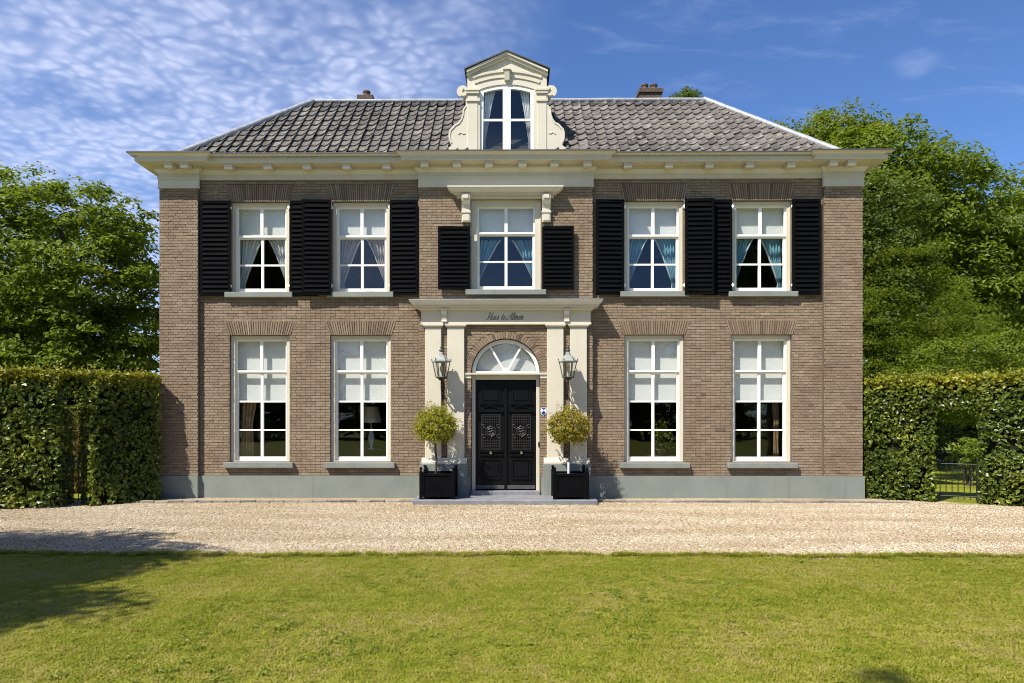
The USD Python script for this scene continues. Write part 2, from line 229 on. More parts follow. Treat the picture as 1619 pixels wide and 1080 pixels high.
def grassy(name, k=1.0, blades=True):
    n = {'g': ('geometry', {}), 'tn': ('attribute', {'attribute': 'tone'}), 'n1': ('noise_texture', {'scale': 0.9, 'detail': 4.0, 'roughness': 0.6}), 'n2': ('noise_texture', {'scale': 5.5, 'detail': 6.0, 'roughness': 0.7}),
         's': ('math', {'math_type': 'multiply_add', 'value2': 0.62, 'value3': -0.20}), 's2': ('math', {'math_type': 'multiply_add', 'value2': 0.82}), 's3': ('math', {'math_type': 'multiply_add', 'value2': 0.22 if blades else 0.0, 'value3': 0.0}),
         'r': ('rgb_ramp', {'ramp': [(0.30, (0.095 * k, 0.140 * k, 0.008 * k)), (0.46, (0.190 * k, 0.225 * k, 0.014 * k)), (0.62, (0.285 * k, 0.285 * k, 0.030 * k)), (0.76, (0.36 * k, 0.315 * k, 0.085 * k)), (0.90, (0.40 * k, 0.315 * k, 0.14 * k))]}),
         'p': ('principled_bsdf', {'roughness': 0.6, 'specular_ior_level': 0.25}), 't': ('translucent_bsdf', {'color': (0.33 * k, 0.34 * k, 0.02 * k)}), 'mx': ('mix_closure', {'fac': 0.3 if blades else 0.0})}
    return usdkit.material(stage, '/World/Looks/' + name, n, [('g.position', 'n1.vector'), ('g.position', 'n2.vector'), ('n1.fac', 's.value1'), ('n2.fac', 's2.value1'), ('s.value', 's2.value3'), ('tn.fac', 's3.value1'), ('s2.value', 's3.value3'), ('s3.value', 'r.fac'),
        ('r.color', 'p.base_color'), ('p.BSDF', 'mx.closure1'), ('t.BSDF', 'mx.closure2')], surface='mx.closure')
M['lawn'] = grassy('lawn_soil', 0.79, False); M['grass'] = grassy('grass_blades', 0.96)
M['clover'] = leafy('clover_leaves', [(0.0, (0.10, 0.15, 0.009)), (0.6, (0.19, 0.24, 0.014)), (1.0, (0.28, 0.31, 0.02))], 0.5, 0.35, (0.3, 0.34, 0.02), 2.0)
M['gravel'] = usdkit.material(stage, '/World/Looks/gravel_bed', {'g': ('geometry', {}), 'v': ('voronoi_texture', {'scale': 42.0}), 'rr': ('rgb_ramp', {'ramp': [(0.0, (0.22, 0.175, 0.115)), (0.4, (0.36, 0.295, 0.20)), (0.75, (0.45, 0.38, 0.272)), (1.0, (0.54, 0.48, 0.38))]}), 'sc': ('separate_color', {}),
    'mm': ('mapping', {'scale': (0.35, 1.5, 1.0)}), 'n': ('noise_texture', {'scale': 1.0, 'detail': 5.0}), 'nr': ('rgb_ramp', {'ramp': [(0.35, (0.80, 0.745, 0.65)), (0.62, (1.0, 1.0, 1.0))]}), 'mx': ('mix', {'mix_type': 'multiply', 'fac': 1.0}), 'b': ('bump', {'strength': 0.9, 'distance': 0.02, 'invert': True}), 'p': ('principled_bsdf', {'roughness': 0.9, 'specular_ior_level': 0.2})},
    [('g.position', 'v.vector'), ('v.color', 'sc.color'), ('sc.r', 'rr.fac'), ('g.position', 'mm.vector'), ('mm.vector', 'n.vector'), ('n.fac', 'nr.fac'), ('rr.color', 'mx.color1'), ('nr.color', 'mx.color2'), ('mx.color', 'p.base_color'), ('v.distance', 'b.height'), ('b.normal', 'p.normal')], surface='p.BSDF')
M['pebble'] = usdkit.material(stage, '/World/Looks/pebble', {'tn': ('attribute', {'attribute': 'tone'}), 'g': ('geometry', {}), 'r': ('rgb_ramp', {'ramp': [(0.0, (0.09, 0.07, 0.045)), (0.16, (0.23, 0.18, 0.12)), (0.5, (0.40, 0.328, 0.222)), (0.85, (0.53, 0.455, 0.335)), (1.0, (0.70, 0.65, 0.56))]}), 'p': ('principled_bsdf', {'roughness': 0.85, 'specular_ior_level': 0.2}),
    'mm': ('mapping', {'scale': (0.35, 1.5, 1.0)}), 'n': ('noise_texture', {'scale': 1.0, 'detail': 5.0}), 'nr': ('rgb_ramp', {'ramp': [(0.35, (0.80, 0.745, 0.65)), (0.62, (1.0, 1.0, 1.0))]}), 'mx': ('mix', {'mix_type': 'multiply', 'fac': 1.0})},
    [('tn.fac', 'r.fac'), ('r.color', 'mx.color1'), ('g.position', 'mm.vector'), ('mm.vector', 'n.vector'), ('n.fac', 'nr.fac'), ('nr.color', 'mx.color2'), ('mx.color', 'p.base_color')], surface='p.BSDF')
M['cobble'] = toned('edging_stone', [(0.0, (0.14, 0.125, 0.105)), (0.5, (0.26, 0.235, 0.195)), (1.0, (0.40, 0.36, 0.29))], nscale=5.0, fine=0.5)
M['dry'] = mat('dry_leaf', (0.12, 0.07, 0.03), (0.24, 0.15, 0.06), 0.8, 9.0)
M['soil'] = mat('potting_soil', (0.02, 0.015, 0.01), (0.05, 0.038, 0.026), 0.95, 30.0, 0.8, 60.0)
M['blue'] = mat('blue_enamel', (0.02, 0.06, 0.30), None, 0.25)
M['letter'] = mat('black_lettering', (0.012, 0.012, 0.014), None, 0.5)
M['chimney'] = mat('chimney_brick', (0.075, 0.050, 0.038), (0.145, 0.105, 0.08), 0.9, 14.0, 0.5, 60.0, 0.2)

# ------------------------------------------------------------------ ground
rng = np.random.default_rng(7); random.seed(7)
def sheet(poly, z):
    m = trimesh.creation.triangulate_polygon(poly, engine='earcut'); v = np.zeros((len(m[0]), 3)); v[:, :2] = m[0]; v[:, 2] = z
    f = np.array(m[1]); c = np.cross(v[f[:, 1]] - v[f[:, 0]], v[f[:, 2]] - v[f[:, 0]])[:, 2]; f[c < 0] = f[c < 0][:, ::-1]
    return trimesh.Trimesh(v, f, process=False)
tag(obj('ground', sheet(Polygon([(-400, -400), (400, -400), (400, 400), (-400, 400)]), 0.0), M['lawn']), 'short mown lawn, the ground all round the house', 'lawn', kind='structure')
EDGE = -6.30
def edge(x): return EDGE + 0.05 * math.sin(x * 0.9 + 1) + 0.035 * math.sin(x * 2.7) + 0.02 * math.sin(x * 7.3 + 2) - 0.0035 * max(0, x - 4) ** 2 * 2
xs = np.linspace(-30, 30, 301)
drive_poly = Polygon([(x, edge(x)) for x in xs] + [(30, -3.6), (14, -3.2), (10.4, -1.5), (8.2, 0.3), (-8.2, 0.3), (-10.2, -1.9), (-14, -3.2), (-30, -3.6)])
tag(obj('driveway', sheet(drive_poly, 0.004), M['gravel']), 'pale gravel driveway crossing in front of the house', 'driveway', kind='structure')

def instancer(name, protos, mats, pos, ids, yaw, scale, label, category):
    pi = UsdGeom.PointInstancer.Define(stage, path_of(name))
    rel = pi.CreatePrototypesRel()
    UsdGeom.Scope.Define(stage, str(pi.GetPath()) + '/kinds')
    for i, (m, mt) in enumerate(zip(protos, mats)):
        g = usdkit.mesh(stage, f'{pi.GetPath()}/kinds/kind_{i:03d}', m, mt); g.CreateDoubleSidedAttr(True); rel.AddTarget(g.GetPath())
        k = {'grass': 5, 'gravel': 5, 'clover': 4, 'grass_fringe': 5, 'fallen_leaves': 4}[name]; tn = np.repeat(np.random.default_rng(i + 90).random(len(m[0]) // k), k)
        UsdGeom.PrimvarsAPI(g).CreatePrimvar('tone', Sdf.ValueTypeNames.FloatArray, 'vertex').Set(Vt.FloatArray.FromNumpy(tn.astype(np.float32)))
    pi.CreatePositionsAttr(Vt.Vec3fArray.FromNumpy(np.asarray(pos, np.float32)))
    pi.CreateProtoIndicesAttr(Vt.IntArray.FromNumpy(np.asarray(ids, np.int32)))
    pi.CreateOrientationsAttr(Vt.QuathArray([Gf.Quath(float(math.cos(a / 2)), 0, 0, float(math.sin(a / 2))) for a in yaw]))
    pi.CreateScalesAttr(Vt.Vec3fArray.FromNumpy(np.asarray(scale, np.float32)))
    tag(pi.GetPrim(), label, category, kind='stuff'); return pi

def blades(n, size, h, seed, w=0.0035):
    r = np.random.default_rng(seed); p = np.zeros((n, 3)); p[:, :2] = r.uniform(-size / 2, size / 2, (n, 2))
    dens = meshkit.noise(np.c_[p[:, :2] * 9, np.full(n, seed)], seed); hh = h * r.uniform(0.5, 1.25, n) * (0.6 + 0.8 * dens)
    a = r.uniform(0, 2 * np.pi, n); lean = r.uniform(0.3, 2.2, n)
    side = np.c_[np.cos(a), np.sin(a), np.zeros(n)]; fw = np.c_[-np.sin(a), np.cos(a), np.zeros(n)]
    wv = w * r.uniform(0.6, 1.3, n)[:, None]
    mid = p + fw * (hh * lean * 0.35)[:, None] + np.array([0, 0, 1.0]) * (hh * 0.6)[:, None]
    tip = p + fw * (hh * lean)[:, None] + np.array([0, 0, 1.0]) * (hh * (1.05 - 0.30 * lean))[:, None]
    v = np.stack([p - side * wv, p + side * wv, mid + side * wv * 0.8, mid - side * wv * 0.8, tip], 1).reshape(-1, 3)
    b = np.arange(n)[:, None] * 5
    f = np.concatenate([b + [0, 1, 2], b + [0, 2, 3], b + [3, 2, 4]], 1).reshape(-1, 3)
    return v, f
T = 0.5
protos = [blades(2800, T * 1.12, 0.017, s, 0.0042) for s in range(5)]
pos, ids, yaw, sc = [], [], [], []
for iy in range(10):
    y = EDGE - 0.03 - T / 2 - iy * T
    for ix in range(-20, 21):
        x = ix * T
        if abs(x - CX) > 0.78 * (y + D0 + T) + 1.3: continue
        pos.append((x, y + (edge(x) - EDGE), 0.0)); ids.append(rng.integers(5)); yaw.append(rng.integers(4) * math.pi / 2); sc.append((1, 1, rng.uniform(0.85, 1.15)))
instancer('grass', protos, [M['grass']] * 5, pos, ids, yaw, sc, 'short grass blades of the sunny front lawn', 'grass')
# ragged fringe along the gravel and broad-leaved weeds in the lawn
tuft = [blades(60, 0.10, 0.045, 40 + s) for s in range(4)]
pos, ids, yaw, sc = [], [], [], []
for k in range(700):
    x = rng.uniform(-9, 9); pos.append((x, edge(x) + rng.normal(0.0, 0.025), 0)); ids.append(rng.integers(4)); yaw.append(rng.uniform(0, 6.28)); s = rng.uniform(0.6, 1.3); sc.append((s, s, s))
instancer('grass_fringe', tuft, [M['grass']] * 4, pos, ids, yaw, sc, 'ragged grass fringe along the gravel edge', 'grass')
def leaf_mesh(c, nrm, size, rnd, aspect=0.55, fold=0.25):
    """kite-shaped leaves: centres, normals, sizes -> vertices, faces (two folded triangles each)"""
    n = len(c); nrm = nrm / (np.linalg.norm(nrm, axis=1, keepdims=True) + 1e-9)
    t = rnd.normal(size=(n, 3)); t -= (t * nrm).sum(1, keepdims=True) * nrm; t /= np.linalg.norm(t, axis=1, keepdims=True) + 1e-9
    b = np.cross(nrm, t); s = np.broadcast_to(size, (n,))[:, None]
    v = np.stack([c - t * s * 0.5, c + b * s * 0.5 * aspect + nrm * s * fold * 0.5 + t * s * 0.02, c + t * s * 0.5 - nrm * s * 0.12, c - b * s * 0.5 * aspect + nrm * s * fold * 0.5 + t * s * 0.02], 1).reshape(-1, 3)
    k = np.arange(n)[:, None] * 4
    return v, np.concatenate([k + [0, 1, 2], k + [0, 2, 3]], 1).reshape(-1, 3)
def weed(seed):
    r = np.random.default_rng(seed); n = 26; a = r.uniform(0, 6.28, n); rad = r.uniform(0.01, 0.075, n)
    c = np.c_[np.cos(a) * rad, np.sin(a) * rad, r.uniform(0.018, 0.045, n)]
    return leaf_mesh(c, np.c_[np.cos(a) * 0.4, np.sin(a) * 0.4, np.ones(n)] + r.normal(size=(n, 3)) * 0.25, r.uniform(0.02, 0.045, n), r, 0.6)
pos, ids, yaw, sc = [], [], [], []
for k in range(2600):
    x, y = rng.uniform(-8, 8), rng.uniform(-11, EDGE - 0.08)
    if abs(x - CX) > 0.78 * (y + D0) + 1.2 or meshkit.noise(np.array([x * 0.9, y * 0.9, 3.0]), 5) < 0.5: continue
    pos.append((x, y, 0)); ids.append(rng.integers(4)); yaw.append(rng.uniform(0, 6.28)); s = rng.uniform(0.3, 0.95); sc.append((s, s, s * 0.8))
instancer('clover', [weed(s) for s in range(4)], [M['clover']] * 4, pos, ids, yaw, sc, 'broad leaved clover and weeds scattered through the front lawn', 'ground cover')
def dry_leaf(seed):
    r = np.random.default_rng(seed); v, f = leaf_mesh(np.array([[0, 0, 0.028]]), np.array([[r.normal() * 0.3, r.normal() * 0.3, 1.0]]), np.array([0.055]), r, 0.6); return v, f
pos, ids, yaw, sc = [], [], [], []
for k in range(90):
    y = rng.uniform(-10.6, -1.2); x = rng.uniform(-0.75, 0.75) * (y + D0); pos.append((x, y, -0.014 if y > EDGE else 0.0)); ids.append(rng.integers(3)); yaw.append(rng.uniform(0, 6.28)); q = rng.uniform(0.5, 1.1); sc.append((q, q, q))
instancer('fallen_leaves', [dry_leaf(s) for s in range(3)], [M['dry']] * 3, pos, ids, yaw, sc, 'few dry fallen leaves scattered over lawn and gravel', 'leaves')
# pebbles
def pebbles(n, size, seed):
    r = np.random.default_rng(seed); o = np.array([[1, 0, 0], [0, 1, 0], [-1, 0, 0], [0, -1, 0], [0, 0, 1], [0.7, 0.7, -0.4]], float)[:5]
    ff = np.array([[0, 1, 4], [1, 2, 4], [2, 3, 4], [3, 0, 4]])
    a = r.uniform(0, 6.28, n); s = r.uniform(0.006, 0.016, n) * (1 + 0.5 * (r.random(n) < 0.08))
    base = np.c_[r.uniform(-size / 2, size / 2, (n, 2)), np.zeros(n)]
    v = o[None] * np.stack([s, s * r.uniform(0.6, 1, n), s * r.uniform(0.35, 0.75, n)], 1)[:, None] + r.normal(size=(n, 5, 3)) * s[:, None, None] * 0.18
    ca, sa = np.cos(a)[:, None], np.sin(a)[:, None]
    v = np.stack([v[..., 0] * ca - v[..., 1] * sa, v[..., 0] * sa + v[..., 1] * ca, v[..., 2]], -1) + base[:, None]
    return v.reshape(-1, 3), (ff[None] + np.arange(n)[:, None, None] * 5).reshape(-1, 3)
pos, ids, yaw, sc = [], [], [], []
for iy in range(14):
    for ix in range(-26, 27):
        x, y = ix * T, -0.25 - iy * T
        if y - T / 2 < edge(x) - 0.12 or abs(x - CX) > 0.78 * (y + D0) + 1.3 or not drive_poly.contains(Point(x, y)): continue
        pos.append((x, y, 0.003)); ids.append(rng.integers(4)); yaw.append(rng.integers(4) * math.pi / 2); sc.append((1, 1, 1))
for ix in range(-52, 53):
    x = ix * T / 2; pos.append((x, edge(x) + T / 2 - 0.03, 0.001)); ids.append(rng.integers(4)); yaw.append(rng.integers(4) * math.pi / 2); sc.append((1, 1, 0.9))
instancer('gravel', [pebbles(850, T * 1.02, 70 + s) for s in range(4)], [M['pebble']] * 4, pos, ids, yaw, sc, 'loose pale gravel pebbles on the driveway', 'gravel')

# ------------------------------------------------------------------ the house
house = xform('brick_house'); tag(house, 'two storey brown brick country house with cream trim and black shutters', 'house')
PIL, BAY = -0.10, -0.12
xl0, xl1 = X(252, PIL), X(313, PIL); xr0, xr1 = X(1303, PIL), X(1364, PIL); xb0, xb1 = X(663, BAY), X(937, BAY)
zp = Z(752, 0)                        # top of the plinth
z_rec, z_proj = Z(283, -0.03), Z(294.5, BAY)
UW = [(365, 457), (525, 616), (987, 1081), (1158, 1252)]; GW = [(363, 458), (522, 618), (987, 1082), (1156, 1252)]
uz0, uz1 = Z(462), Z(318); gz0, gz1 = Z(731), Z(529.5)
UWm = [(X(a), X(b)) for a, b in UW]; GWm = [(X(a), X(b)) for a, b in GW]
CWx = (X(744, BAY), X(856, BAY)); cz0, cz1 = Z(459, BAY), Z(314, BAY)
dx0, dx1 = X(745, BAY), X(854, BAY); dc = (dx0 + dx1) / 2; dr = (dx1 - dx0) / 2; dspring = Z(590, BAY); dro = dr + 0.155
def flat_arch_poly(a, b, zb, zt, flare=0.12): return Polygon([(a - 0.02, zb), (b + 0.02, zb), (b + flare, zt), (a - flare, zt)])
ga_t, ua_t = Z(507), Z(291)
arches = [flat_arch_poly(a, b, gz1, ga_t) for a, b in GWm] + [flat_arch_poly(a, b, uz1, ua_t, 0.10) for a, b in UWm]
semi = lambda r: Polygon([(dc + r * math.cos(t), dspring + r * math.sin(t)) for t in np.linspace(0, math.pi, 40)])
door_hole = unary_union([semi(dr), sbox(dx0, 0, dx1, dspring + 0.001)])
arch_hole = semi(dro)
rects = lambda ws, a, b: [sbox(x0, a, x1, b) for x0, x1 in ws]
zones = [  # x0, x1, y of the face, top, holes
    (xl0, xl1, PIL, z_proj + 0.02, []), (xl1, xb0, 0.0, z_rec + 0.02, rects(UWm[:2], uz0, uz1) + rects(GWm[:2], gz0, gz1)),
    (xb0, xb1, BAY, z_proj + 0.02, [sbox(CWx[0], cz0, CWx[1], cz1), door_hole]),
    (xb1, xr0, 0.0, z_rec + 0.02, rects(UWm[2:], uz0, uz1) + rects(GWm[2:], gz0, gz1)), (xr0, xr1, PIL, z_proj + 0.02, [])]
walls = []
for x0, x1, y, zt, holes in zones:
    p = sbox(x0, 0, x1, zt)
    for h in holes: p = p.difference(h)
    walls.append(ext(p, y + 0.006, 0.30))
wall = obj('front_wall', cat(walls), M['mortar'], house)

def interval_sub(iv, holes):
    out = [iv]
    for a, b in holes:
        nxt = []
        for s, e in out:
            if b <= s or a >= e: nxt.append((s, e)); continue
            if a > s: nxt.append((s, a))
            if b < e: nxt.append((b, e))
        out = nxt
    return out
CH, JT, JH = 0.0605, 0.0115, 0.007
bricks = []
for x0, x1, y, zt, holes in zones:
    blockers = holes + [a for a in arches if x0 < a.centroid.x < x1] + ([arch_hole] if y == BAY else [])
    nc = int(math.ceil((zt - zp) / CH))
    for c in range(nc):
        za, zb = zp + c * CH + JT / 2, min(zp + (c + 1) * CH - JT / 2, zt); zm = (za + zb) / 2
        cuts = []
        for h in blockers:
            line = h.intersection(LineString([(x0 - 1, zm), (x1 + 1, zm)]))
            if not line.is_empty: b = line.bounds; cuts.append((b[0], b[2]))
        L = 0.21 if c % 2 == 0 else 0.10
        off = [0.0, 0.055, 0.11, 0.055][c % 4] + 0.003 * rng.normal()
        xx = math.floor((x0 - off) / (L + JH)) * (L + JH) + off
        while xx < x1:
            a, b = max(xx, x0), min(xx + L, x1)
            if b - a > 0.02:
                for s, e in interval_sub((a, b), cuts):
                    if e - s > 0.015: bricks.append((s, e, za, zb, y, y == BAY and 0 or 1))
            xx += L + JH
rng.shuffle(bricks)
bricks = np.array(bricks)
BOXF = np.array([[0, 1, 5], [0, 5, 4], [2, 6, 7], [2, 7, 3], [0, 4, 6], [0, 6, 2], [1, 3, 7], [1, 7, 5], [4, 5, 7], [4, 7, 6]])
def brick_mesh(b, jit):
    s, e, za, zb, y = [b[:, i] for i in range(5)]
    yb, yf = y + 0.012, y - jit[:, 0]
    c = []
    for z_, dz in ((za, 1), (zb, 2)):
        for yy in (yb, yf):
            for x_ in (s, e): c.append(np.stack([x_, yy, z_], 1))
    # order: (zlo yb xs)(zlo yb xe)(zlo yf xs)(zlo yf xe)(zhi ...)
    v = np.stack(c, 1); v[:, :, 2] += (jit[:, 1:2] * 0.6); v[:, [2, 3, 6, 7], :] += jit[:, None, 2:5] * 0.5
    f = np.array([[0, 1, 3], [0, 3, 2], [4, 6, 7], [4, 7, 5], [2, 3, 7], [2, 7, 6], [0, 2, 6], [0, 6, 4], [1, 5, 7], [1, 7, 3]])
    return v.reshape(-1, 3), (f[None] + np.arange(len(b))[:, None, None] * 8).reshape(-1, 3)
jit = np.c_[rng.uniform(0.0, 0.005, len(bricks)), rng.normal(0, 0.0022, (len(bricks), 4))]
tone = np.clip(rng.normal(0.52, 0.12, len(bricks)), 0, 1)
# the 300 single bricks: full stretchers nearest the camera
near = np.argsort(-(bricks[:, 1] - bricks[:, 0] > 0.2).astype(float) * 10 + np.hypot(bricks[:, 0] - 0.6, bricks[:, 2] - 2.6))[:300]
rest = np.setdiff1d(np.arange(len(bricks)), near)
v, f = brick_mesh(bricks[rest], jit[rest])
tag(obj('brickwork', (v, f), M['brick'], wall, tone=np.repeat(tone[rest], 8)), kind='stuff')
for i in near:
    v, f = brick_mesh(bricks[i:i + 1], jit[i:i + 1]); obj('brick', (v, f), M['brick'], wall, tone=np.full(8, tone[i]))
def quad_prism(q, y0, y1):
    v = np.array([(x, y0, z) for x, z in q] + [(x, y1, z) for x, z in q])
    f = np.array([[0, 1, 2], [0, 2, 3], [0, 4, 5], [0, 5, 1], [1, 5, 6], [1, 6, 2], [2, 6, 7], [2, 7, 3], [3, 7, 4], [3, 4, 0]])
    return v, f
for (a, b), zb, zt, fl in [(w, gz1, ga_t, 0.12) for w in GWm] + [(w, uz1, ua_t, 0.10) for w in UWm]:
    fa = xform('flat_arch', parent=house); n = 29
    for k in range(n):
        B = np.linspace(a - 0.02, b + 0.02, n + 1); Tt = np.linspace(a - fl, b + fl, n + 1); g = 0.008
        m = quad_prism([(B[k] + g, zb + 0.002), (B[k + 1] - g, zb + 0.002), (Tt[k + 1] - g, zt - 0.006), (Tt[k] + g, zt - 0.006)], -0.006 - 0.006 * rng.random(), 0.012)
        obj('arch_brick', m, M['brick'], fa, tone=np.full(8, np.clip(rng.normal(0.42, 0.17), 0, 1)))
fa = xform('door_arch', parent=house); n = 44
for k in range(n):
    t0, t1 = math.pi * (k + 0.08) / n, math.pi * (k + 0.92) / n
    q = [(dc + r * math.cos(t), dspring + r * math.sin(t)) for r, t in ((dr + 0.006, t0), (dro - 0.006, t0), (dro - 0.006, t1), (dr + 0.006, t1))]
    m = quad_prism(q, BAY - 0.006 - 0.005 * rng.random(), BAY + 0.012); obj('arch_brick', m, M['brick'], fa, tone=np.full(8, np.clip(rng.normal(0.42, 0.17), 0, 1)))

# other walls, rooms behind the windows
DEP = 8.2
obj('side_wall', bx(xl0, xl0 + 0.3, 0.302, DEP, 0, 7.2), M['side_brick'], house); obj('side_wall', bx(xr1 - 0.3, xr1, 0.302, DEP, 0, 7.2), M['side_brick'], house)
obj('back_wall', bx(xl0 + 0.301, xr1 - 0.301, DEP - 0.3, DEP, 0, 7.2), M['side_brick'], house)
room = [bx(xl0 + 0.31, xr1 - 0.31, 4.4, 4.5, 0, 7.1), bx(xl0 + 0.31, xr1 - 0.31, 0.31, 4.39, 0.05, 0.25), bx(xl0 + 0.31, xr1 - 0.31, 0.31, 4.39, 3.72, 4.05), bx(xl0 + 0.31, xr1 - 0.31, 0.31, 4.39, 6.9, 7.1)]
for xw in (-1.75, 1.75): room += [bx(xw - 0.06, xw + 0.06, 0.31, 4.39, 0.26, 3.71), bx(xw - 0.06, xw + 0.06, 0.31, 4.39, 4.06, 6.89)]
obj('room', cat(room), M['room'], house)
# plinth
for a, b, c, d, h in ((xl0 - 0.03, xl1 + 0.006, PIL - 0.035, 0.03, 0), (xl1 + 0.007, xb0 - 0.007, -0.035, 0.004, 0.002), (xb0 - 0.006, dx0 - 0.02, BAY - 0.03, 0.03, 0), (dx1 + 0.02, xb1 + 0.006, BAY - 0.03, 0.03, 0),
      (xb1 + 0.007, xr0 - 0.007, -0.035, 0.004, 0.002), (xr0 - 0.006, xr1 + 0.03, PIL - 0.035, 0.03, 0), (xl0 - 0.03, xl0 - 0.001, 0.031, DEP, 0.003), (xr1 + 0.001, xr1 + 0.03, 0.031, DEP, 0.003)):
    obj('plinth', bx(a, b, c, d, 0, zp - h), M['grey'], house)

# ------------------------------------------------------------------ cornice
foot = [(xl0, DEP), (xl0, PIL), (xl1, PIL), (xl1, 0), (xb0, 0), (xb0, BAY), (xb1, BAY), (xb1, 0), (xr0, 0), (xr0, PIL), (xr1, PIL), (xr1, DEP)]
def sweep(profile, plan=foot):
    """profile points (outward offset, z) swept along the rectilinear front plan with mitred corners"""
    p = np.array(plan, float); d = np.diff(p, axis=0); d /= np.linalg.norm(d, axis=1, keepdims=True)
    nrm = np.c_[d[:, 1], -d[:, 0]]            # outward normal (the plan runs with the house on its left)
    off = np.array([nrm[0]] + [nrm[i - 1] + nrm[i] if abs(nrm[i - 1] @ nrm[i]) < 0.5 else nrm[i] for i in range(1, len(nrm))] + [nrm[-1]])
    rows = [np.c_[p + off * o, np.full(len(p), z)] for o, z in profile]
    v, f = [], []
    for a, b in zip(rows[:-1], rows[1:]):     # every band has its own vertices, so that edges stay crisp
        for i in range(len(p) - 1):
            k = len(v); v += [a[i], a[i + 1], b[i + 1], b[i]]; f += [[k, k + 1, k + 2], [k, k + 2, k + 3]]
    return trimesh.Trimesh(np.array(v), np.array(f), process=False)
if True:
    d0 = np.diff(np.array(foot), axis=0)[0]
LIP = 7.43
cyma = [(0.46, LIP), (0.455, LIP - 0.014), (0.418, LIP - 0.028), (0.40, LIP - 0.040), (0.385, LIP - 0.052), (0.365, LIP - 0.060)]
sgn = 1.0
prof = [(0.30, LIP - 0.02), (0.46, LIP)] + cyma[1:] + [(0.355, 7.365), (0.355, 7.275), (0.345, 7.270), (0.09, 7.272), (0.09, 7.20), (0.075, 7.185), (0.045, 7.15), (0.03, 7.135), (0.022, 7.13), (0.022, z_rec), (-0.01, z_rec)]
cor = sweep(prof)
cor_mid = np.array(cor.vertices); assert cor_mid[:, 1].min() < -0.5, cor_mid[:, 1].min()
cornice = obj('cornice', cor, M['cream'], house)
obj('gutter', sweep([(0.30, LIP - 0.018), (0.472, LIP + 0.012), (0.472, LIP - 0.012), (0.459, LIP - 0.012)]), M['zinc'], house)
for a, b, y in ((xl0, xl1, PIL), (xb0, xb1, BAY), (xr0, xr1, PIL)):
    blk = [bx(a - 0.02, b + 0.02, y - 0.024, y + 0.05, z_proj, z_rec - 0.001)]; blk.append(bx(a - 0.032, b + 0.032, y - 0.036, y - 0.0245, z_rec - 0.02, z_rec + 0.03))
    blk.append(bx(a - 0.028, b + 0.028, y - 0.032, y + 0.04, z_proj - 0.022, z_proj - 0.001))
    obj('frieze', cat(blk), M['cream'], house)
def modillion(px, y):
    x = X(px, y - 0.28); w = 0.085
    m = prof_yz([(y - 0.30, 7.268), (y - 0.30, 7.19), (y - 0.285, 7.165), (y - 0.26, 7.155), (y - 0.12, 7.165), (y - 0.092, 7.19), (y - 0.092, 7.268)], x - w, x + w)
    obj('modillion', cat([m, bx(x - w - 0.012, x + w + 0.012, y - 0.312, y - 0.305, 7.245, 7.268)]), M['cream'], cornice)
for px in (266, 291): modillion(px, PIL)
for px in (361, 423, 485, 547.5, 611): modillion(px, 0)
for px in (671, 722, 773, 826, 877, 929): modillion(px, BAY)
for px in (993, 1058, 1122, 1186, 1251): modillion(px, 0)
for px in (1318, 1347): modillion(px, PIL)

# ------------------------------------------------------------------ roof
EY, EZ, RY, RZ = -0.32, 7.40, 2.00, 9.66
HX, RX = 7.22, 4.86
platform = cat([bx(xl0 - 0.29, xr1 + 0.29, -0.40, DEP + 0.3, LIP - 0.06, LIP - 0.035), bx(xl0 - 0.395, xl0 - 0.2905, -0.49, DEP + 0.3, LIP - 0.062, LIP - 0.03), bx(xr1 + 0.2905, xr1 + 0.395, -0.49, DEP + 0.3, LIP - 0.062, LIP - 0.03)])
def hip_roof(dz):
    v = np.array([(-HX, EY, EZ), (HX, EY, EZ), (HX, DEP, EZ), (-HX, DEP, EZ), (-RX, RY, RZ), (RX, RY, RZ), (RX, DEP - 2.3, RZ), (-RX, DEP - 2.3, RZ)], float); v[:, 2] += dz
    f = [[0, 1, 5], [0, 5, 4], [1, 2, 6], [1, 6, 5], [2, 3, 7], [2, 7, 6], [3, 0, 4], [3, 4, 7], [4, 5, 6], [4, 6, 7], [0, 3, 2], [0, 2, 1]]
    return trimesh.Trimesh(v, np.array(f), process=False)
roof = obj('roof', hip_roof(-0.05), M['deck'], house)
obj('gutter_lining', platform, M['lead'], roof)
sl = np.array([0, RY - EY, RZ - EZ]); SL = np.linalg.norm(sl); sd = sl / SL; up = np.array([0, -sd[2], sd[1]])
ROWS, PITCH = 11, 0.219
EXPO = SL / ROWS
tiles = []
nu = 9; uu = np.linspace(0, 1, nu)
wave = np.where(uu < 0.97, 0.060 * ((uu - 0.36) / 0.6) ** 2 - 0.012, 0.040)
def tile_at(x0, row, r):
    s0 = row * EXPO - 0.02 + r.normal(0, 0.006); s1 = s0 + EXPO + 0.05; w = PITCH * 1.04
    rows = []
    rot = r.normal(0, 0.012); lift = r.normal(0, 0.004)
    for s, h in ((s0, -0.004), (s0, 0.026), (s0 + (s1 - s0) * 0.5, 0.020), (s1, -0.012)):
        base = np.array([0, EY, EZ]) + sd * s
        rows.append(np.array([base + np.array([x0 + u * w + rot * (s - s0), 0, 0]) + up * (h + wv * (1.0 if h > -0.003 or s > s0 else 0.98) + lift) for u, wv in zip(uu, wave)]))
    v = np.vstack(rows); frac = np.clip(((v[:, 1] - EY) / (RY - EY)), 0, 1); lim = HX - (HX - RX) * frac
    v[:, 0] = np.clip(v[:, 0], -lim, lim)
    f = []
    for i in range(3):
        for j in range(nu - 1):
            a = i * nu + j; f += [[a, a + 1, a + nu + 1], [a, a + nu + 1, a + nu]]
    return v, np.array(f)
tr = np.random.default_rng(3)
DHW = 0.90
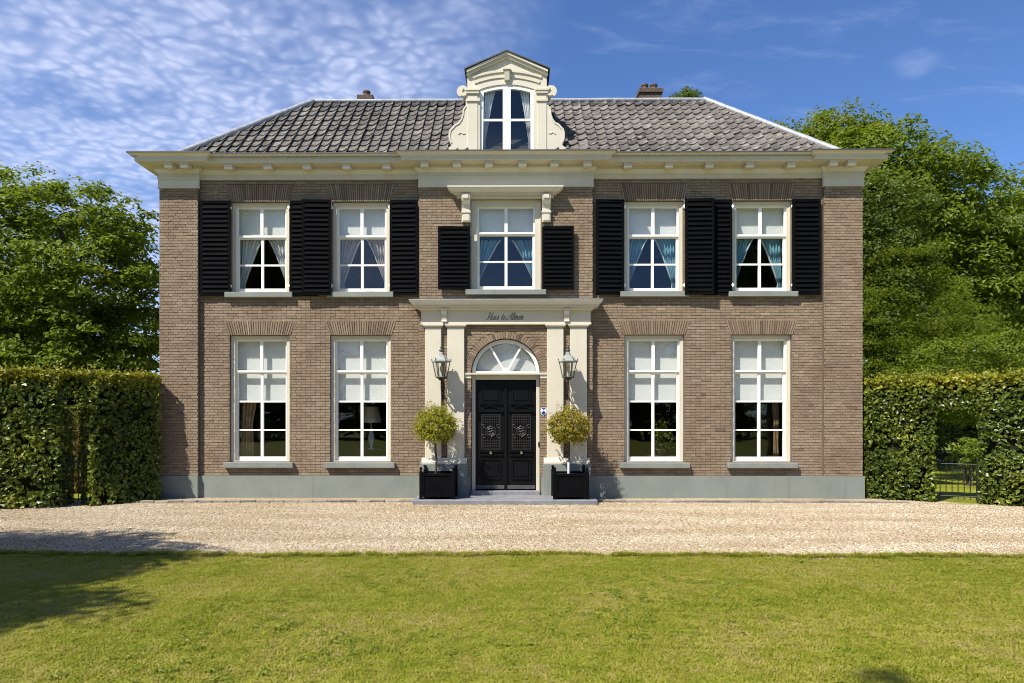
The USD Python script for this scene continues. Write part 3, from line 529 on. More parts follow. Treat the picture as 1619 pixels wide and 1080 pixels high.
for row in range(ROWS):
    lim = HX - (HX - RX) * ((row + 0.5) * EXPO / SL)
    for k in range(-34, 34):
        x0 = k * PITCH
        xm = x0 + PITCH / 2
        if abs(xm) > lim + 0.06: continue
        if (abs(xm) < DHW - 0.06 and row < 9) or (abs(xm) < 1.36 and row == 0): continue
        patch = meshkit.fbm(np.array([xm * 0.7, row * 0.35, 1.0]), 3, 4)
        t = np.clip(0.20 + 0.52 * patch + tr.normal(0, 0.13) - 0.02 - (0.42 if row >= ROWS - 1 else 0.0) + 0.06 * (xm > 1) , 0, 1)
        tiles.append((tile_at(x0, row, tr), t, row))
order = sorted(range(len(tiles)), key=lambda i: (tiles[i][2], tr.random()))
for i in order[:300]: obj('roof_tile', tiles[i][0], M['tile'], roof, smooth=40, tone=None) if False else None
def put_tile(ix, name, kind=None):
    vs, fs, ts, n = [], [], [], 0
    for i in ix:
        (v, f), t, _ = tiles[i]; vs.append(v); fs.append(f + n); ts.append(np.full(len(v), t)); n += len(v)
    p = obj(name, (np.vstack(vs), np.vstack(fs)), M['tile'], roof, tone=np.concatenate(ts))
    if kind: tag(p, kind=kind)
for i in order[:300]: put_tile([i], 'roof_tile')
put_tile(order[300:], 'upper_tiles', 'stuff')
def strip(p, q, w, h, side):
    """lead capping along p-q, w wide"""
    p, q = np.array(p, float), np.array(q, float); t = np.linspace(0, 1, 13)[:, None]
    return tube(p + (q - p) * t, [w * (1.0 + 0.04 * ((i % 2) * 2 - 1)) for i in range(13)], 10)
for s in (-1, 1):
    obj('hip_capping', strip((s * HX, EY, EZ + 0.03), (s * RX, RY, RZ + 0.03), 0.072, 0, s), M['lead'], roof, smooth=50)
obj('ridge_capping', strip((-RX, RY, RZ + 0.02), (RX, RY, RZ + 0.02), 0.055, 0, 1), M['lead'], roof, smooth=50)
for cx_, w, hh, pots in ((X(581, 4), 0.22, Z(157.5, 4), (0.0,)), (X(1025.5, 4), 0.33, Z(149, 4), (-0.13, 0.12))):
    ch = obj('chimney', cat([chbx(cx_ - w + 0.03, cx_ + w - 0.03, 3.7, 4.3, RZ - 0.3, hh - 0.12), chbx(cx_ - w, cx_ + w, 3.66, 4.34, hh - 0.119, hh)]), M['chimney'], house)
    for dx in pots: obj('chimney_pot', spin([(0.0, 0), (0.10, 0), (0.085, 0.13), (0.105, 0.15), (0.105, 0.19), (0.06, 0.19), (0.06, 0.05), (0, 0.05)], 14, (cx_ + dx, 3.9, hh - 0.002)), M['chimney'], ch, smooth=40)

# ------------------------------------------------------------------ windows
def pane(parent, x0, x1, z0, z1, y): obj('pane', bx(x0, x1, y, y + 0.004, z0, z1), M['glass'], parent)
def curtain(parent, xo, xi_top, xi_tie, z0, z1, y, m, folds=5, tie=0.35, label=None):
    """a drape that hangs from z1, its inner edge swept from xi_top towards xo, tied back at tie of its height"""
    nu_, nv = 41, 24; v = []
    for j in range(nv):
        t = j / (nv - 1); z = z1 + (z0 - z1) * t
        k = t / (1 - tie)
        xi = xi_top + (xi_tie - xi_top) * (min(k, 1) ** 0.85) if k < 1 else xi_tie + (xi_top - xi_tie) * 0.12 * ((t - (1 - tie)) / tie)
        for i in range(nu_):
            u = i / (nu_ - 1); x = xo + (xi - xo) * u
            v.append((x, y + 0.022 * math.sin(u * folds * 2 * math.pi + 0.6 * math.sin(3 * t)) + 0.008 * math.sin(u * 17 + 4 * t), z))
    f = []
    for j in range(nv - 1):
        for i in range(nu_ - 1):
            a = j * nu_ + i; f += [[a, a + nu_, a + nu_ + 1], [a, a + nu_ + 1, a + 1]]
    p = obj('curtain', (np.array(v), np.array(f)), m, parent, smooth=True)
    va = np.array(v).reshape(nv, nu_, 3)[:, -4:] + [0, -0.012, 0]; f2 = []
    for j in range(nv - 1):
        for i in range(3): a = j * 4 + i; f2 += [[a, a + 4, a + 5], [a, a + 5, a + 1]]
    if m is not M['blind'] and m is not M['gold']: obj('curtain_trim', (va.reshape(-1, 3), np.array(f2)), M['sheer'], parent, smooth=True)
def window(x0, x1, z0, z1, y, bars_z, top_split, blind_z, label, curtains=(), sill=(0.11, 0.12), fw=0.085, sashw=0.05, blind_slats=0):
    """y: face of the wall. bars_z: heights of the transom (first) and of the glazing bars"""
    w = xform('window', parent=house)
    obj('frame', ext(ring(x0, x1, z0, z1, fw, fw, fw, 0.03), y + 0.07, y + 0.24), M['cream'], w)
    obj('frame_bead', ext(ring(x0 + 0.012, x1 - 0.012, z0 + 0.012, z1 - 0.012, 0.022, 0.022, 0.02, 0.02), y + 0.058, y + 0.0695), M['cream'], w)
    a, b, c, d = x0 + fw, x1 - fw, z0 + 0.03, z1 - fw; xm = (a + b) / 2; tr_ = bars_z[0]
    # upper light (fixed) sits a little proud of the sliding sash below it
    up_ = ring(a, b, tr_ - 0.012, d, sashw * 0.8, sashw * 0.8, sashw * 0.8, 0.045).union(sbox(xm - 0.035, tr_, xm + 0.035, d - 0.001))
    ya, yb = y + 0.115, y + 0.150
    obj('upper_sash', ext(up_, ya, ya + 0.045), M['white'], w)
    lo = ring(a, b, c, tr_ - 0.0125, sashw, sashw, 0.035, 0.085).union(sbox(xm - 0.030, c + 0.001, xm + 0.030, tr_ - 0.02))
    for zb in bars_z[1:]: lo = lo.union(sbox(a + 0.01, zb - 0.019, b - 0.01, zb + 0.019))
    obj('lower_sash', ext(lo, yb, yb + 0.045), M['white'], w)
    for s, e in ((a + sashw * 0.8, xm - 0.035), (xm + 0.035, b - sashw * 0.8)): pane(w, s, e, tr_ + 0.033, d - sashw * 0.8, ya + 0.02)
    hs = [tr_ - 0.048] + [q for zb in bars_z[1:] for q in (zb + 0.019, zb - 0.019)] + [c + 0.085]
    for k in range(0, len(hs), 2):
        for s, e in ((a + sashw, xm - 0.03), (xm + 0.03, b - sashw)): pane(w, s, e, hs[k + 1], hs[k], yb + 0.02)
    if blind_z is not None:
        bm = [bx(a, b, y + 0.262, y + 0.266, blind_z, z1 - 0.03)]
        bm.append(bx(a, b, y + 0.256, y + 0.272, blind_z - 0.02, blind_z))
        for q in range(blind_slats): zz_ = z1 - 0.1 - q * 0.13; bm.append(bx(a, b, y + 0.2585, y + 0.2615, zz_, zz_ + 0.008))
        obj('blind', cat(bm), M['blind'], w)
    for args in curtains: curtain(w, *args[:1], *args[1:])
    sp, sh = sill
    obj('sill', cat([chbx(x0 - 0.10, x1 + 0.10, y - sp, y + 0.0, z0 - sh, z0 - 0.004), bx(x0, x1, y + 0.001, y + 0.22, z0 - 0.04, z0 - 0.0005)]), M['sill'], w)
    if label: tag(w, label)
    return w
def uc(a, b, m, lw=0.34, rw=0.34, y=0.36):
    L, R = a + 0.085, b - 0.085; return [(L, L + lw + 0.16, L + 0.09, uz0, Z(372), y, m, 6, 0.2), (R, R - rw - 0.16, R - 0.09, uz0, Z(372), y, m, 6, 0.2)]
ub = [Z(371.5), Z(416.5)]
ulab = ['upper window left end, pale curtains tied back', 'upper window with pale rose curtains', 'upper window with teal curtains beside the middle bay', 'upper window at the right end with teal curtains']
for (a, b), m, lb in zip(UWm, ('sheer', 'rose', 'teal', 'teal'), ulab): window(a, b, uz0, uz1, 0.0, ub, 2, Z(369), lb, uc(a, b, M[m]), blind_slats=3)
gb = [Z(587), Z(634.5), Z(680)]
glab = ['ground floor window at the left end with an ochre curtain', 'ground floor window left of the portico', 'ground floor window right of the portico', 'ground floor window at the right end']
for i, ((a, b), lb) in enumerate(zip(GWm, glab)):
    cur = []
    if i == 0: cur = [(a + 0.09, a + 0.55, a + 0.35, gz0 + 0.05, Z(600), 0.42, M['gold'], 4, 0.45)]
    if i == 3: cur = [(b - 0.09, b - 0.30, b - 0.2, gz0 + 0.05, Z(600), 0.5, M['gold'], 3, 0.45)]
    window(a, b, gz0, gz1, 0.0, gb, 2, Z(633.5), lb, cur)
window(CWx[0], CWx[1], cz0, cz1, BAY, [Z(367, BAY), Z(411.5, BAY)], 2, Z(366, BAY), 'upper middle window under the cream hood, teal curtains',
       [(CWx[0] + 0.14, CWx[0] + 0.66, CWx[0] + 0.16, cz0, Z(372, BAY), 0.3, M['teal'], 5, 0.22), (CWx[1] - 0.14, CWx[1] - 0.66, CWx[1] - 0.16, cz0, Z(372, BAY), 0.3, M['teal'], 5, 0.22)], sill=(0.14, 0.115), fw=0.14, blind_slats=3)
# things on the window ledges inside
def side_table(x, y, h, label):
    t = xform('side_table', (x, y, 0.251)); tag(t, label, 'table'); h -= 0.251
    obj('table_top', chbx(-0.34, 0.34, -0.22, 0.22, h - 0.03, h, 0.006), M['bark'], t)
    for a in (-0.3, 0.3):
        for b in (-0.18, 0.18): obj('leg', tube([(a, b, 0), (a, b, h - 0.031)], [0.014, 0.022], 6), M['bark'], t)
lx = X(587, 1.0); side_table(lx, 1.0, 1.05, 'dark side table inside the ground floor window left of the portico')
lamp = xform('table_lamp', (lx, 1.0, 1.05)); tag(lamp, 'table lamp with a pale shade inside the window left of the portico', 'lamp')
obj('base', spin([(0, 0), (0.09, 0), (0.09, 0.015), (0.02, 0.03), (0.06, 0.16), (0.075, 0.26), (0.05, 0.40), (0.015, 0.48), (0.012, 0.66), (0, 0.66)], 18), M['sheer'], lamp, smooth=40)
obj('shade', spin([(0.24, 0.62), (0.165, 0.99), (0.16, 0.99), (0.235, 0.62)], 24), M['lamp_shade'], lamp, smooth=40)
px_ = X(1046, 0.52); side_table(px_, 0.52, 0.92, 'dark side table inside the ground floor window right of the portico')
pot = xform('house_plant', (px_, 0.52, 0.92)); tag(pot, 'leafy house plant in a dark pot inside the window right of the portico', 'plant')
obj('pot', spin([(0, 0), (0.06, 0), (0.08, 0.13), (0.09, 0.13), (0.09, 0.15), (0.075, 0.15), (0.07, 0.13), (0, 0.13)], 18), M['bark'], pot, smooth=40)
pr = np.random.default_rng(17); pc = pr.normal(size=(260, 3)) * [0.11, 0.08, 0.17] + [0, 0, 0.55]
for k in range(7): obj('stem', tube([(0, 0, 0.18), tuple(pc[k] * [0.6, 0.6, 0.8]), tuple(pc[k])], [0.006, 0.005, 0.003], 5), M['bark'], pot)
leaves('foliage', leaf_mesh(pc, pr.normal(size=(260, 3)) + [0, -0.6, 0.6], pr.uniform(0.05, 0.10, 260), pr, 0.5), M['leaf_bright'], pot)
# hood and consoles of the middle window
hood = obj('window_hood', sweep([(-0.05, Z(293, -0.37)), (0.255, Z(293, -0.37)), (0.255, Z(293, -0.37) - 0.03), (0.23, Z(293, -0.37) - 0.045), (0.20, Z(293, -0.37) - 0.075), (0.16, Z(293, -0.37) - 0.105), (0.12, Z(293, -0.37) - 0.115), (0.12, Z(293, -0.37) - 0.145), (0.06, Z(293, -0.37) - 0.15), (0.06, cz1 - 0.01), (-0.02, cz1 - 0.01)],
    [(X(727, BAY) , 0.1), (X(727, BAY), BAY), (X(871, BAY), BAY), (X(871, BAY), 0.1)]), M['cream'], house)
for a, b in ((730, 743.5), (857, 870.5)):
    x0, x1 = X(a, BAY - 0.06), X(b, BAY - 0.06); zt = Z(306, BAY - 0.12)
    cons = prof_yz([(BAY - 0.062, Z(352, BAY)), (BAY - 0.062, zt - 0.30), (BAY - 0.09, zt - 0.22), (BAY - 0.15, zt - 0.15), (BAY - 0.17, zt - 0.07), (BAY - 0.15, zt), (BAY, zt), (BAY, Z(352, BAY))], x0, x1)
    obj('console', cat([cons, chbx(x0 + 0.03, x1 - 0.03, BAY - 0.185, BAY - 0.1, zt - 0.12, zt - 0.03), bx(x0 + 0.02, x1 - 0.02, BAY - 0.075, BAY - 0.06, Z(350, BAY), zt - 0.36), bx(x0 - 0.01, x1 + 0.01, BAY - 0.09, BAY, zt - 0.40, zt - 0.37)]), M['cream'], hood)

# ------------------------------------------------------------------ shutters
def shutter(xa, xb, za, zb, y, rotz=0.0, hinge='l', label=None, n=19):
    """a louvred leaf from xa to xb, its back at y"""
    hx = xa if hinge == 'l' else xb
    s = xform('shutter', (hx, y, 0), house, rotz); a, b = xa - hx, xb - hx
    st = 0.055; t = 0.042
    obj('shutter_frame', ext(ring(a, b, za, zb, st, st, 0.06, 0.075), -t, 0.0), M['black'], s)
    z0, z1 = za + 0.075, zb - 0.06; p = (z1 - z0) / n
    for k in range(n):
        zc = z0 + (k + 0.5) * p; h = p * 0.58
        m = prof_yz([(-t - 0.012, zc - h), (-t - 0.003, zc - h + 0.012), (-0.004, zc + h), (-0.013, zc + h - 0.012)], a + st - 0.006, b - st + 0.006)
        obj('slat', m, M['black'], s)
    if label: tag(s, label)
su0, su1 = Z(467, -0.06), Z(316.5, -0.06)
def sx(a, b, y=-0.06): return X(a, y), X(b, y)
shutter(*sx(317, 364.5), su0, su1, -0.045, 0, 'r')
shutter(*sx(457.5, 503), su0, su1, -0.012, -1.2, 'l')
shutter(*sx(479.5, 524.5), su0, su1, -0.10, 2.5, 'r')
shutter(*sx(616.5, 661), su0, su1, -0.045, -2.5, 'l')
shutter(*sx(942, 986.5), su0, su1, -0.045, 2.5, 'r')
shutter(*sx(1082, 1127), su0, su1, -0.10, -2.5, 'l')
shutter(*sx(1112, 1157.5), su0, su1, -0.012, 1.2, 'r')
shutter(*sx(1252.5, 1297), su0, su1, -0.045, 0, 'l')
sc0, sc1 = Z(458, BAY - 0.06), Z(359, BAY - 0.06)
shutter(X(693, BAY - .06), X(743.5, BAY - .06), sc0, sc1, BAY - 0.075, 0, 'r', 'short shutter', 13)
shutter(X(857, BAY - .06), X(907, BAY - .06), sc0, sc1, BAY - 0.075, 0, 'l', 'short shutter', 13)
# small white hinge pins beside the shutters
for a, b in UWm:
    for x in (a - 0.005, b + 0.005):
        for zz_ in (uz0 + 0.14, uz1 - 0.14):
            obj('shutter_hinge', cat([chbx(x - 0.03, x + 0.03, -0.055, -0.005, zz_ - 0.025, zz_ + 0.025, 0.004), tube([(x, -0.045, zz_ - 0.045), (x, -0.045, zz_ + 0.045)], 0.012, 8)]), M['white'], house)

# ------------------------------------------------------------------ portico
PY = BAY - 0.07
por = xform('portico', parent=house)
zt, zb_, za_ = Z(473, BAY - 0.30), Z(491, PY - 0.03), Z(513, PY)
ex0, ex1 = X(666, PY), X(934, PY)
plan = [(ex0, 0.05), (ex0, PY), (ex1, PY), (ex1, 0.05)]
obj('entablature', cat([bx(ex0, ex1, PY, BAY + 0.003, za_, zb_ + 0.02), bx(ex0 - 0.02, ex1 + 0.02, PY - 0.02, PY - 0.0005, zb_ - 0.015, zb_ + 0.01), bx(ex0 - 0.012, ex1 + 0.012, PY - 0.012, PY - 0.0006, za_ + 0.001, za_ + 0.03)]), M['cream'], por)
obj('portico_cornice', sweep([(-0.08, zt + 0.03), (0.232, zt), (0.232, zt - 0.022), (0.222, zt - 0.045), (0.20, zt - 0.075), (0.165, zt - 0.10), (0.15, zt - 0.105), (0.15, zt - 0.15), (0.075, zt - 0.152), (0.07, zt - 0.18), (0.045, zb_ + 0.025), (0.03, zb_ + 0.012), (0.0, zb_ + 0.010)], plan), M['cream'], por)
obj('portico_flashing', sweep([(-0.06, zt + 0.06), (0.236, zt + 0.004), (0.240, zt - 0.008), (0.234, zt - 0.008)], plan), M['lead'], por)
pil_px = [(672, 697.5), (707, 734), (865, 891), (901.5, 928)]
for a, b in pil_px:
    x0, x1 = X(a, PY), X(b, PY)
    c = obj('pilaster', chbx(x0, x1, PY - 0.002, BAY + 0.002, Z(727, PY), za_ - 0.06, 0.006), M['cream'], por)
    obj('capital', cat([bx(x0 - 0.025, x1 + 0.025, PY - 0.028, BAY + 0.002, za_ - 0.059, za_ - 0.03), bx(x0 - 0.045, x1 + 0.045, PY - 0.045, BAY + 0.002, za_ - 0.0295, za_ - 0.001)]), M['cream'], c)
for a, b in ((665, 739), (858.5, 934)):
    x0, x1 = X(a, PY - 0.05), X(b, PY - 0.05); zc = Z(724, PY)
    obj('pilaster_base', cat([prof_yz([(PY - 0.06, zc - 0.125), (PY - 0.06, zc - 0.09), (PY - 0.035, zc - 0.06), (PY - 0.022, zc - 0.02), (PY - 0.015, zc), (BAY + 0.002, zc), (BAY + 0.002, zc - 0.125)], x0 + 0.02, x1 - 0.02)]), M['cream'], por)
    obj('portico_plinth', chbx(x0, x1, PY - 0.065, BAY - 0.031, 0.0, zc - 0.127, 0.006), M['grey'], por)
for px in (702, 896):
    x = X(px, PY - 0.06); obj('scroll_bracket', cat([prof_yz([(PY - 0.11, zb_ + 0.045), (PY - 0.10, zb_ - 0.03), (PY - 0.06, zb_ - 0.09), (PY - 0.035, zb_ - 0.20), (PY - 0.05, zb_ - 0.235), (PY - 0.021, zb_ - 0.24), (PY - 0.021, zb_ + 0.045)], x - 0.055, x + 0.055)]), M['cream'], por)
# lettering
def script_text():
    L = {'H': (1.35, [[(-.05, 1.45), (.12, 1.75), (.38, 1.7), (.34, .9), (.26, .2), (.02, 0), (-.2, .2)], [(1.25, 1.8), (1.0, 1.2), (.92, .4), (1.05, .02), (1.3, .18)], [(.0, .85), (.5, .78), (1.05, .98)]]),
         'u': (.82, [[(0, .9), (.0, .25), (.2, 0), (.48, .3), (.55, .95)], [(.55, .95), (.53, .2), (.66, .02), (.82, .2)]]), 'i': (.42, [[(.05, .92), (.03, .2), (.2, 0), (.4, .2)], [(.16, 1.3), (.2, 1.36)]]),
         's': (.62, [[(0, .2), (.4, 1.0), (.42, .55), (.3, .05), (.05, .1)], [(.3, .05), (.6, .2)]]), 't': (.55, [[(.25, 1.45), (.14, .7), (.12, .15), (.28, 0), (.5, .2)], [(-.08, .92), (.45, .98)]]),
         'e': (.58, [[(.05, .42), (.38, .6), (.35, .93), (.12, .82), (.05, .32), (.24, 0), (.58, .25)]]), ' ': (.6, []),
         'A': (1.3, [[(-.45, .35), (-.35, .02), (-.05, .1), (.45, .95), (.95, 1.8)], [(.95, 1.8), (.92, .9), (.95, .15), (1.1, 0), (1.28, .2)], [(.2, .72), (1.02, .78)]]),
         'l': (.5, [[(.0, .2), (.36, 1.45), (.27, 1.8), (.13, 1.4), (.1, .3), (.24, 0), (.48, .2)]]), 'm': (1.2, [[(0, .9), (.02, 0)], [(.02, .5), (.28, .97), (.4, .75), (.4, 0)], [(.4, .5), (.66, .97), (.8, .75), (.8, .2), (.95, 0), (1.15, .2)]]),
         'n': (.85, [[(0, .9), (.02, 0)], [(.02, .5), (.3, .97), (.45, .75), (.44, .2), (.6, 0), (.85, .25)]])}
    x, g = 0.0, []
    for ch in 'Huis te Almen':
        w, st = L[ch]
        for s in st:
            c = curve(s, 8); c[:, 0] += x + 0.42 * c[:, 1]
            for p, q in zip(c[:-1], c[1:]): g.append(LineString([p, q]).buffer(0.03 + 0.06 * (q[1] < p[1]) * min(1, abs(q[1] - p[1]) / (np.linalg.norm(q - p) + 1e-9)) ** 2, 4))
        x += w + 0.06
    return unary_union(g).simplify(0.01), x
shape, wid = script_text()
from shapely import affinity
tx0, tx1 = X(769.5, PY), X(831, PY); k = (tx1 - tx0) / (wid + 0.6)
lt = affinity.affine_transform(shape, [k, 0, 0, k * 1.15, tx0, Z(505.5, PY)])
obj('lettering', ext(lt, PY - 0.005, PY - 0.001), M['letter'], por)

# door: frame, fanlight, leaves
df = BAY + 0.10                        # face of the door frame
zthr, zdt = Z(775, 0.02), Z(600.7, 0.02)
fan_o = semi(dr - 0.012); fan_i = semi(dr - 0.085)
zimp0, zimp1 = Z(599, df), Z(592, BAY)
frame_poly = unary_union([sbox(dx0 + 0.01, zthr, dx0 + 0.085, zimp0), sbox(dx1 - 0.085, zthr, dx1 - 0.01, zimp0), sbox(dx0 + 0.01, zdt, dx1 - 0.01, zimp1 - 0.008)])
obj('door_frame', ext(frame_poly, df, df + 0.12), M['cream'], house)
obj('impost', cat([bx(X(734.5, BAY), dx0 + 0.003, BAY - 0.02, BAY - 0.0045, zimp1 - 0.085, zimp1 - 0.005), bx(dx1 - 0.003, X(864.5, BAY), BAY - 0.02, BAY - 0.0045, zimp1 - 0.085, zimp1 - 0.005), bx(X(733, BAY), X(866, BAY), BAY - 0.045, BAY + 0.22, zimp1 - 0.0049, zimp1 + 0.03)]), M['cream'], house)
fan = obj('fanlight', ext(unary_union([fan_o.difference(fan_i), sbox(dx0 + 0.014, dspring + 0.0, dx1 - 0.014, dspring + 0.05)]).intersection(sbox(-9, dspring, 9, 9)), df - 0.02, df + 0.08), M['white'], house)
bars = []
for t in (60, 120):
    a = math.radians(t); ln = LineString([(dc + 0.08 * math.cos(a), dspring + 0.08 * math.sin(a)), (dc + (dr - 0.08) * math.cos(a), dspring + (dr - 0.08) * math.sin(a))]).buffer(0.022, cap_style=2)
    obj('glazing_bar', ext(ln, df + 0.0, df + 0.05), M['white'], fan)
obj('fan_hub', ext(semi(0.10).union(Point(dc, dspring + 0.05).buffer(0.075)), df - 0.005, df + 0.055), M['white'], fan)
for t0, t1 in ((0, 60), (60, 120), (120, 180)):
    pp = Polygon([(dc, dspring + 0.02)] + [(dc + (dr - 0.075) * math.cos(math.radians(t)), dspring + 0.02 + (dr - 0.085) * math.sin(math.radians(t))) for t in np.linspace(t0, t1, 14)])
    obj('pane', ext(pp, df + 0.02, df + 0.024), M['glass'], fan)
obj('fan_curtain', ext(semi(dr - 0.09), df + 0.12, df + 0.125), M['sheer'], fan)
dxm = (dx0 + dx1) / 2; dl, dR = dx0 + 0.085, dx1 - 0.085; yd = df + 0.05
obj('threshold', chbx(dx0 + 0.0, dx1 - 0.0, BAY - 0.06, df + 0.2, 0.0, zthr, 0.008), M['slab'], house)
def frame_bars(x0, x1, z0, z1, w, y0, y1): return ext(ring(x0, x1, z0, z1, w, w, w, w), y0, y1)
for s, (a, b) in enumerate(((dl, dxm - 0.004), (dxm + 0.004, dR))):
    d = xform('door', parent=house)
    obj('door_leaf', chbx(a, b, yd, yd + 0.05, zthr + 0.005, zdt - 0.004, 0.006), M['black_door'], d)
    w = b - a; i0, i1 = a + 0.13, b - 0.13 + 0.02
    zz = lambda py: Z(py, yd)
    obj('top_panel', cat([frame_bars(i0, i1, zz(637), zz(608), 0.03, yd - 0.022, yd - 0.001), chbx(i0 + 0.05, i1 - 0.05, yd - 0.012, yd, zz(633), zz(612), 0.01)]), M['black_door'], d)
    xm = (i0 + i1) / 2
    tri = Polygon([(i0 - 0.06, zz(649)), (i1 + 0.06, zz(649)), (xm, zz(639))]); obj('pediment', cat([ext(tri.difference(tri.buffer(-0.022)), yd - 0.04, yd - 0.001), bx(i0 - 0.07, i1 + 0.07, yd - 0.046, yd - 0.001, zz(651.5), zz(649)), bx(i0 - 0.04, i1 + 0.04, yd - 0.035, yd - 0.001, zz(639.5), zz(637.5))]), M['black_door'], d)
    gr = [frame_bars(i0, i1, zz(711), zz(655), 0.022, yd - 0.018, yd - 0.001)]
    for q in range(9): gr.append(tube([(i0 + 0.05 + q * (i1 - i0 - 0.1) / 8, yd - 0.012, zz(709)), (i0 + 0.05 + q * (i1 - i0 - 0.1) / 8, yd - 0.012, zz(656))], 0.006, 6))
    for py in (659, 663, 667, 697, 701, 705): gr.append(bx(i0 + 0.02, i1 - 0.02, yd - 0.016, yd - 0.008, zz(py) - 0.008, zz(py) + 0.008))
    for rr in (0.10, 0.065): gr.append(tube([(xm + rr * 1.15 * math.cos(t), yd - 0.02, zz(682) + rr * math.sin(t)) for t in np.linspace(0, 2 * math.pi, 25)], 0.010, 6))
    for q in range(6):
        t = q * math.pi / 3; gr.append(tube([(xm + r_ * math.cos(t + tw), yd - 0.022, zz(682) + r_ * math.sin(t + tw)) for r_, tw in ((0.0, 0), (0.05, 0.3), (0.10, 0.0), (0.13, -0.5))], 0.009, 6))
    for sx_ in (-1, 1):
        for sz in (-1, 1): gr.append(tube([(xm + sx_ * (0.16 + 0.035 * math.cos(t)), yd - 0.018, zz(682) + sz * (0.11 + 0.035 * math.sin(t))) for t in np.linspace(0, 5.5, 14)], 0.008, 6))
    obj('ornate_grille', cat(gr), M['grille'], d)
    obj('mid_rail', cat([bx(i0 - 0.05, i1 + 0.05, yd - 0.03, yd - 0.001, zz(714.5), zz(712)), bx(i0 - 0.05, i1 + 0.05, yd - 0.03, yd - 0.001, zz(720.5), zz(718))]), M['black_door'], d)
    obj('bottom_panel', cat([frame_bars(i0, i1, zz(758), zz(725), 0.03, yd - 0.022, yd - 0.001), chbx(i0 + 0.055, i1 - 0.055, yd - 0.014, yd, zz(753), zz(730), 0.012)]), M['black_door'], d)
    obj('kick_plate', bx(a + 0.02, b - 0.02, yd - 0.018, yd - 0.001, zz(773), zz(767)), M['zinc'], d)
    kn = spin([(0, 0), (0.03, 0), (0.03, 0.008), (0.012, 0.014), (0.012, 0.03), (0.03, 0.042), (0.034, 0.055), (0.026, 0.068), (0, 0.073)], 16)
    kn.apply_transform(trimesh.transformations.rotation_matrix(math.pi / 2, (1, 0, 0))); kn.apply_translation((xm, yd - 0.002, zz(716))); obj('door_knob', kn, M['brass'], d, smooth=40)
obj('door_astragal', chbx(dxm - 0.035, dxm + 0.035, yd - 0.03, yd - 0.0015, zthr + 0.01, zdt - 0.01, 0.008), M['black_door'], house)
bell = cat([chbx(X(853.2, BAY) - 0.03, X(853.2, BAY) + 0.03, df - 0.02, df - 0.001, Z(706, df), Z(699, df), 0.004)])
obj('bell_pull', bell, M['iron'], house)
# doorstep
sx0, sx1 = X(652, -1.05), X(945, -1.05)
obj('doorstep', chbx(sx0, sx1, -1.08, BAY - 0.062 if False else -0.04, 0.0, 0.10, 0.012), M['slab'], house)

# ------------------------------------------------------------------ dormer
DY = -0.10
def W(px, py, Y=DY): return (X(px, Y), Z(py, Y))
C2 = lambda x, y, Y=DY: W(660 + x / 4.154, 60 + y / 4.154, Y)
dorm = xform('dormer', parent=house)
zbase = LIP - 0.03
ax = X(801.5, DY)
gx0, gx1 = X(739, DY), X(864.5, DY); 
gable = Polygon([(gx0, zbase), (gx1, zbase), (gx1, Z(112, DY)), (ax, Z(87, DY)), (gx0, Z(112, DY))])
wx0, wx1 = X(756, DY), X(847, DY); wm = (wx0 + wx1) / 2
arch_top = [(wm + (wx1 - wm) * t, Z(142, DY) + (Z(133.4, DY) - Z(142, DY)) * (1 - t * t)) for t in np.linspace(1, -1, 17)]
wop = Polygon([(wx0, zbase), (wx1, zbase)] + arch_top)
obj('gable_front', ext(gable.difference(wop), DY, DY + 0.16), M['cream'], dorm)
def grow(pts, d): return [(x, z + d) for x, z in pts]
for dz, w, y_ in ((0.16, 0.030, 0.02), (0.27, 0.024, 0.028)):
    pts = [(wm + (wx1 - wm + 0.03 + dz * 0.35) * t, Z(142, DY) + dz + (Z(133.4, DY) - Z(142, DY)) * 1.1 * (1 - t * t)) for t in np.linspace(1, -1, 17)]
    pts = [p for p in pts if gx0 + 0.02 < p[0] < gx1 - 0.02]
    obj('arch_moulding', ext(LineString(pts).buffer(w, cap_style=2), DY - y_, DY - 0.0008), M['cream'], dorm)
kx = X(801.5, DY); obj('keystone', cat([prof_yz([(DY - 0.05, Z(128, DY)), (DY - 0.09, Z(113, DY)), (DY - 0.001, Z(113, DY)), (DY - 0.001, Z(128, DY))], kx - 0.055, kx + 0.055), bx(kx - 0.085, kx + 0.085, DY - 0.105, DY - 0.001, Z(112.9, DY), Z(110, DY))]), M['cream'], dorm)
for a, b in ((738.5, 756), (849, 865)):
    x0, x1 = X(a, DY - .03), X(b, DY - .03)
    obj('dormer_pilaster', cat([chbx(x0 + 0.01, x1 - 0.01, DY - 0.035, DY - 0.001, zbase, Z(150.2, DY), 0.005)] + [bx(x0 - g, x1 + g, DY - 0.045 - g, DY - 0.0012, Z(p1, DY), Z(p0, DY)) for p0, p1, g in ((142.5, 145, 0.035), (145.05, 149, 0.02), (149.05, 150, 0.0), (158.5, 161.5, 0.015))]), M['cream'], dorm)
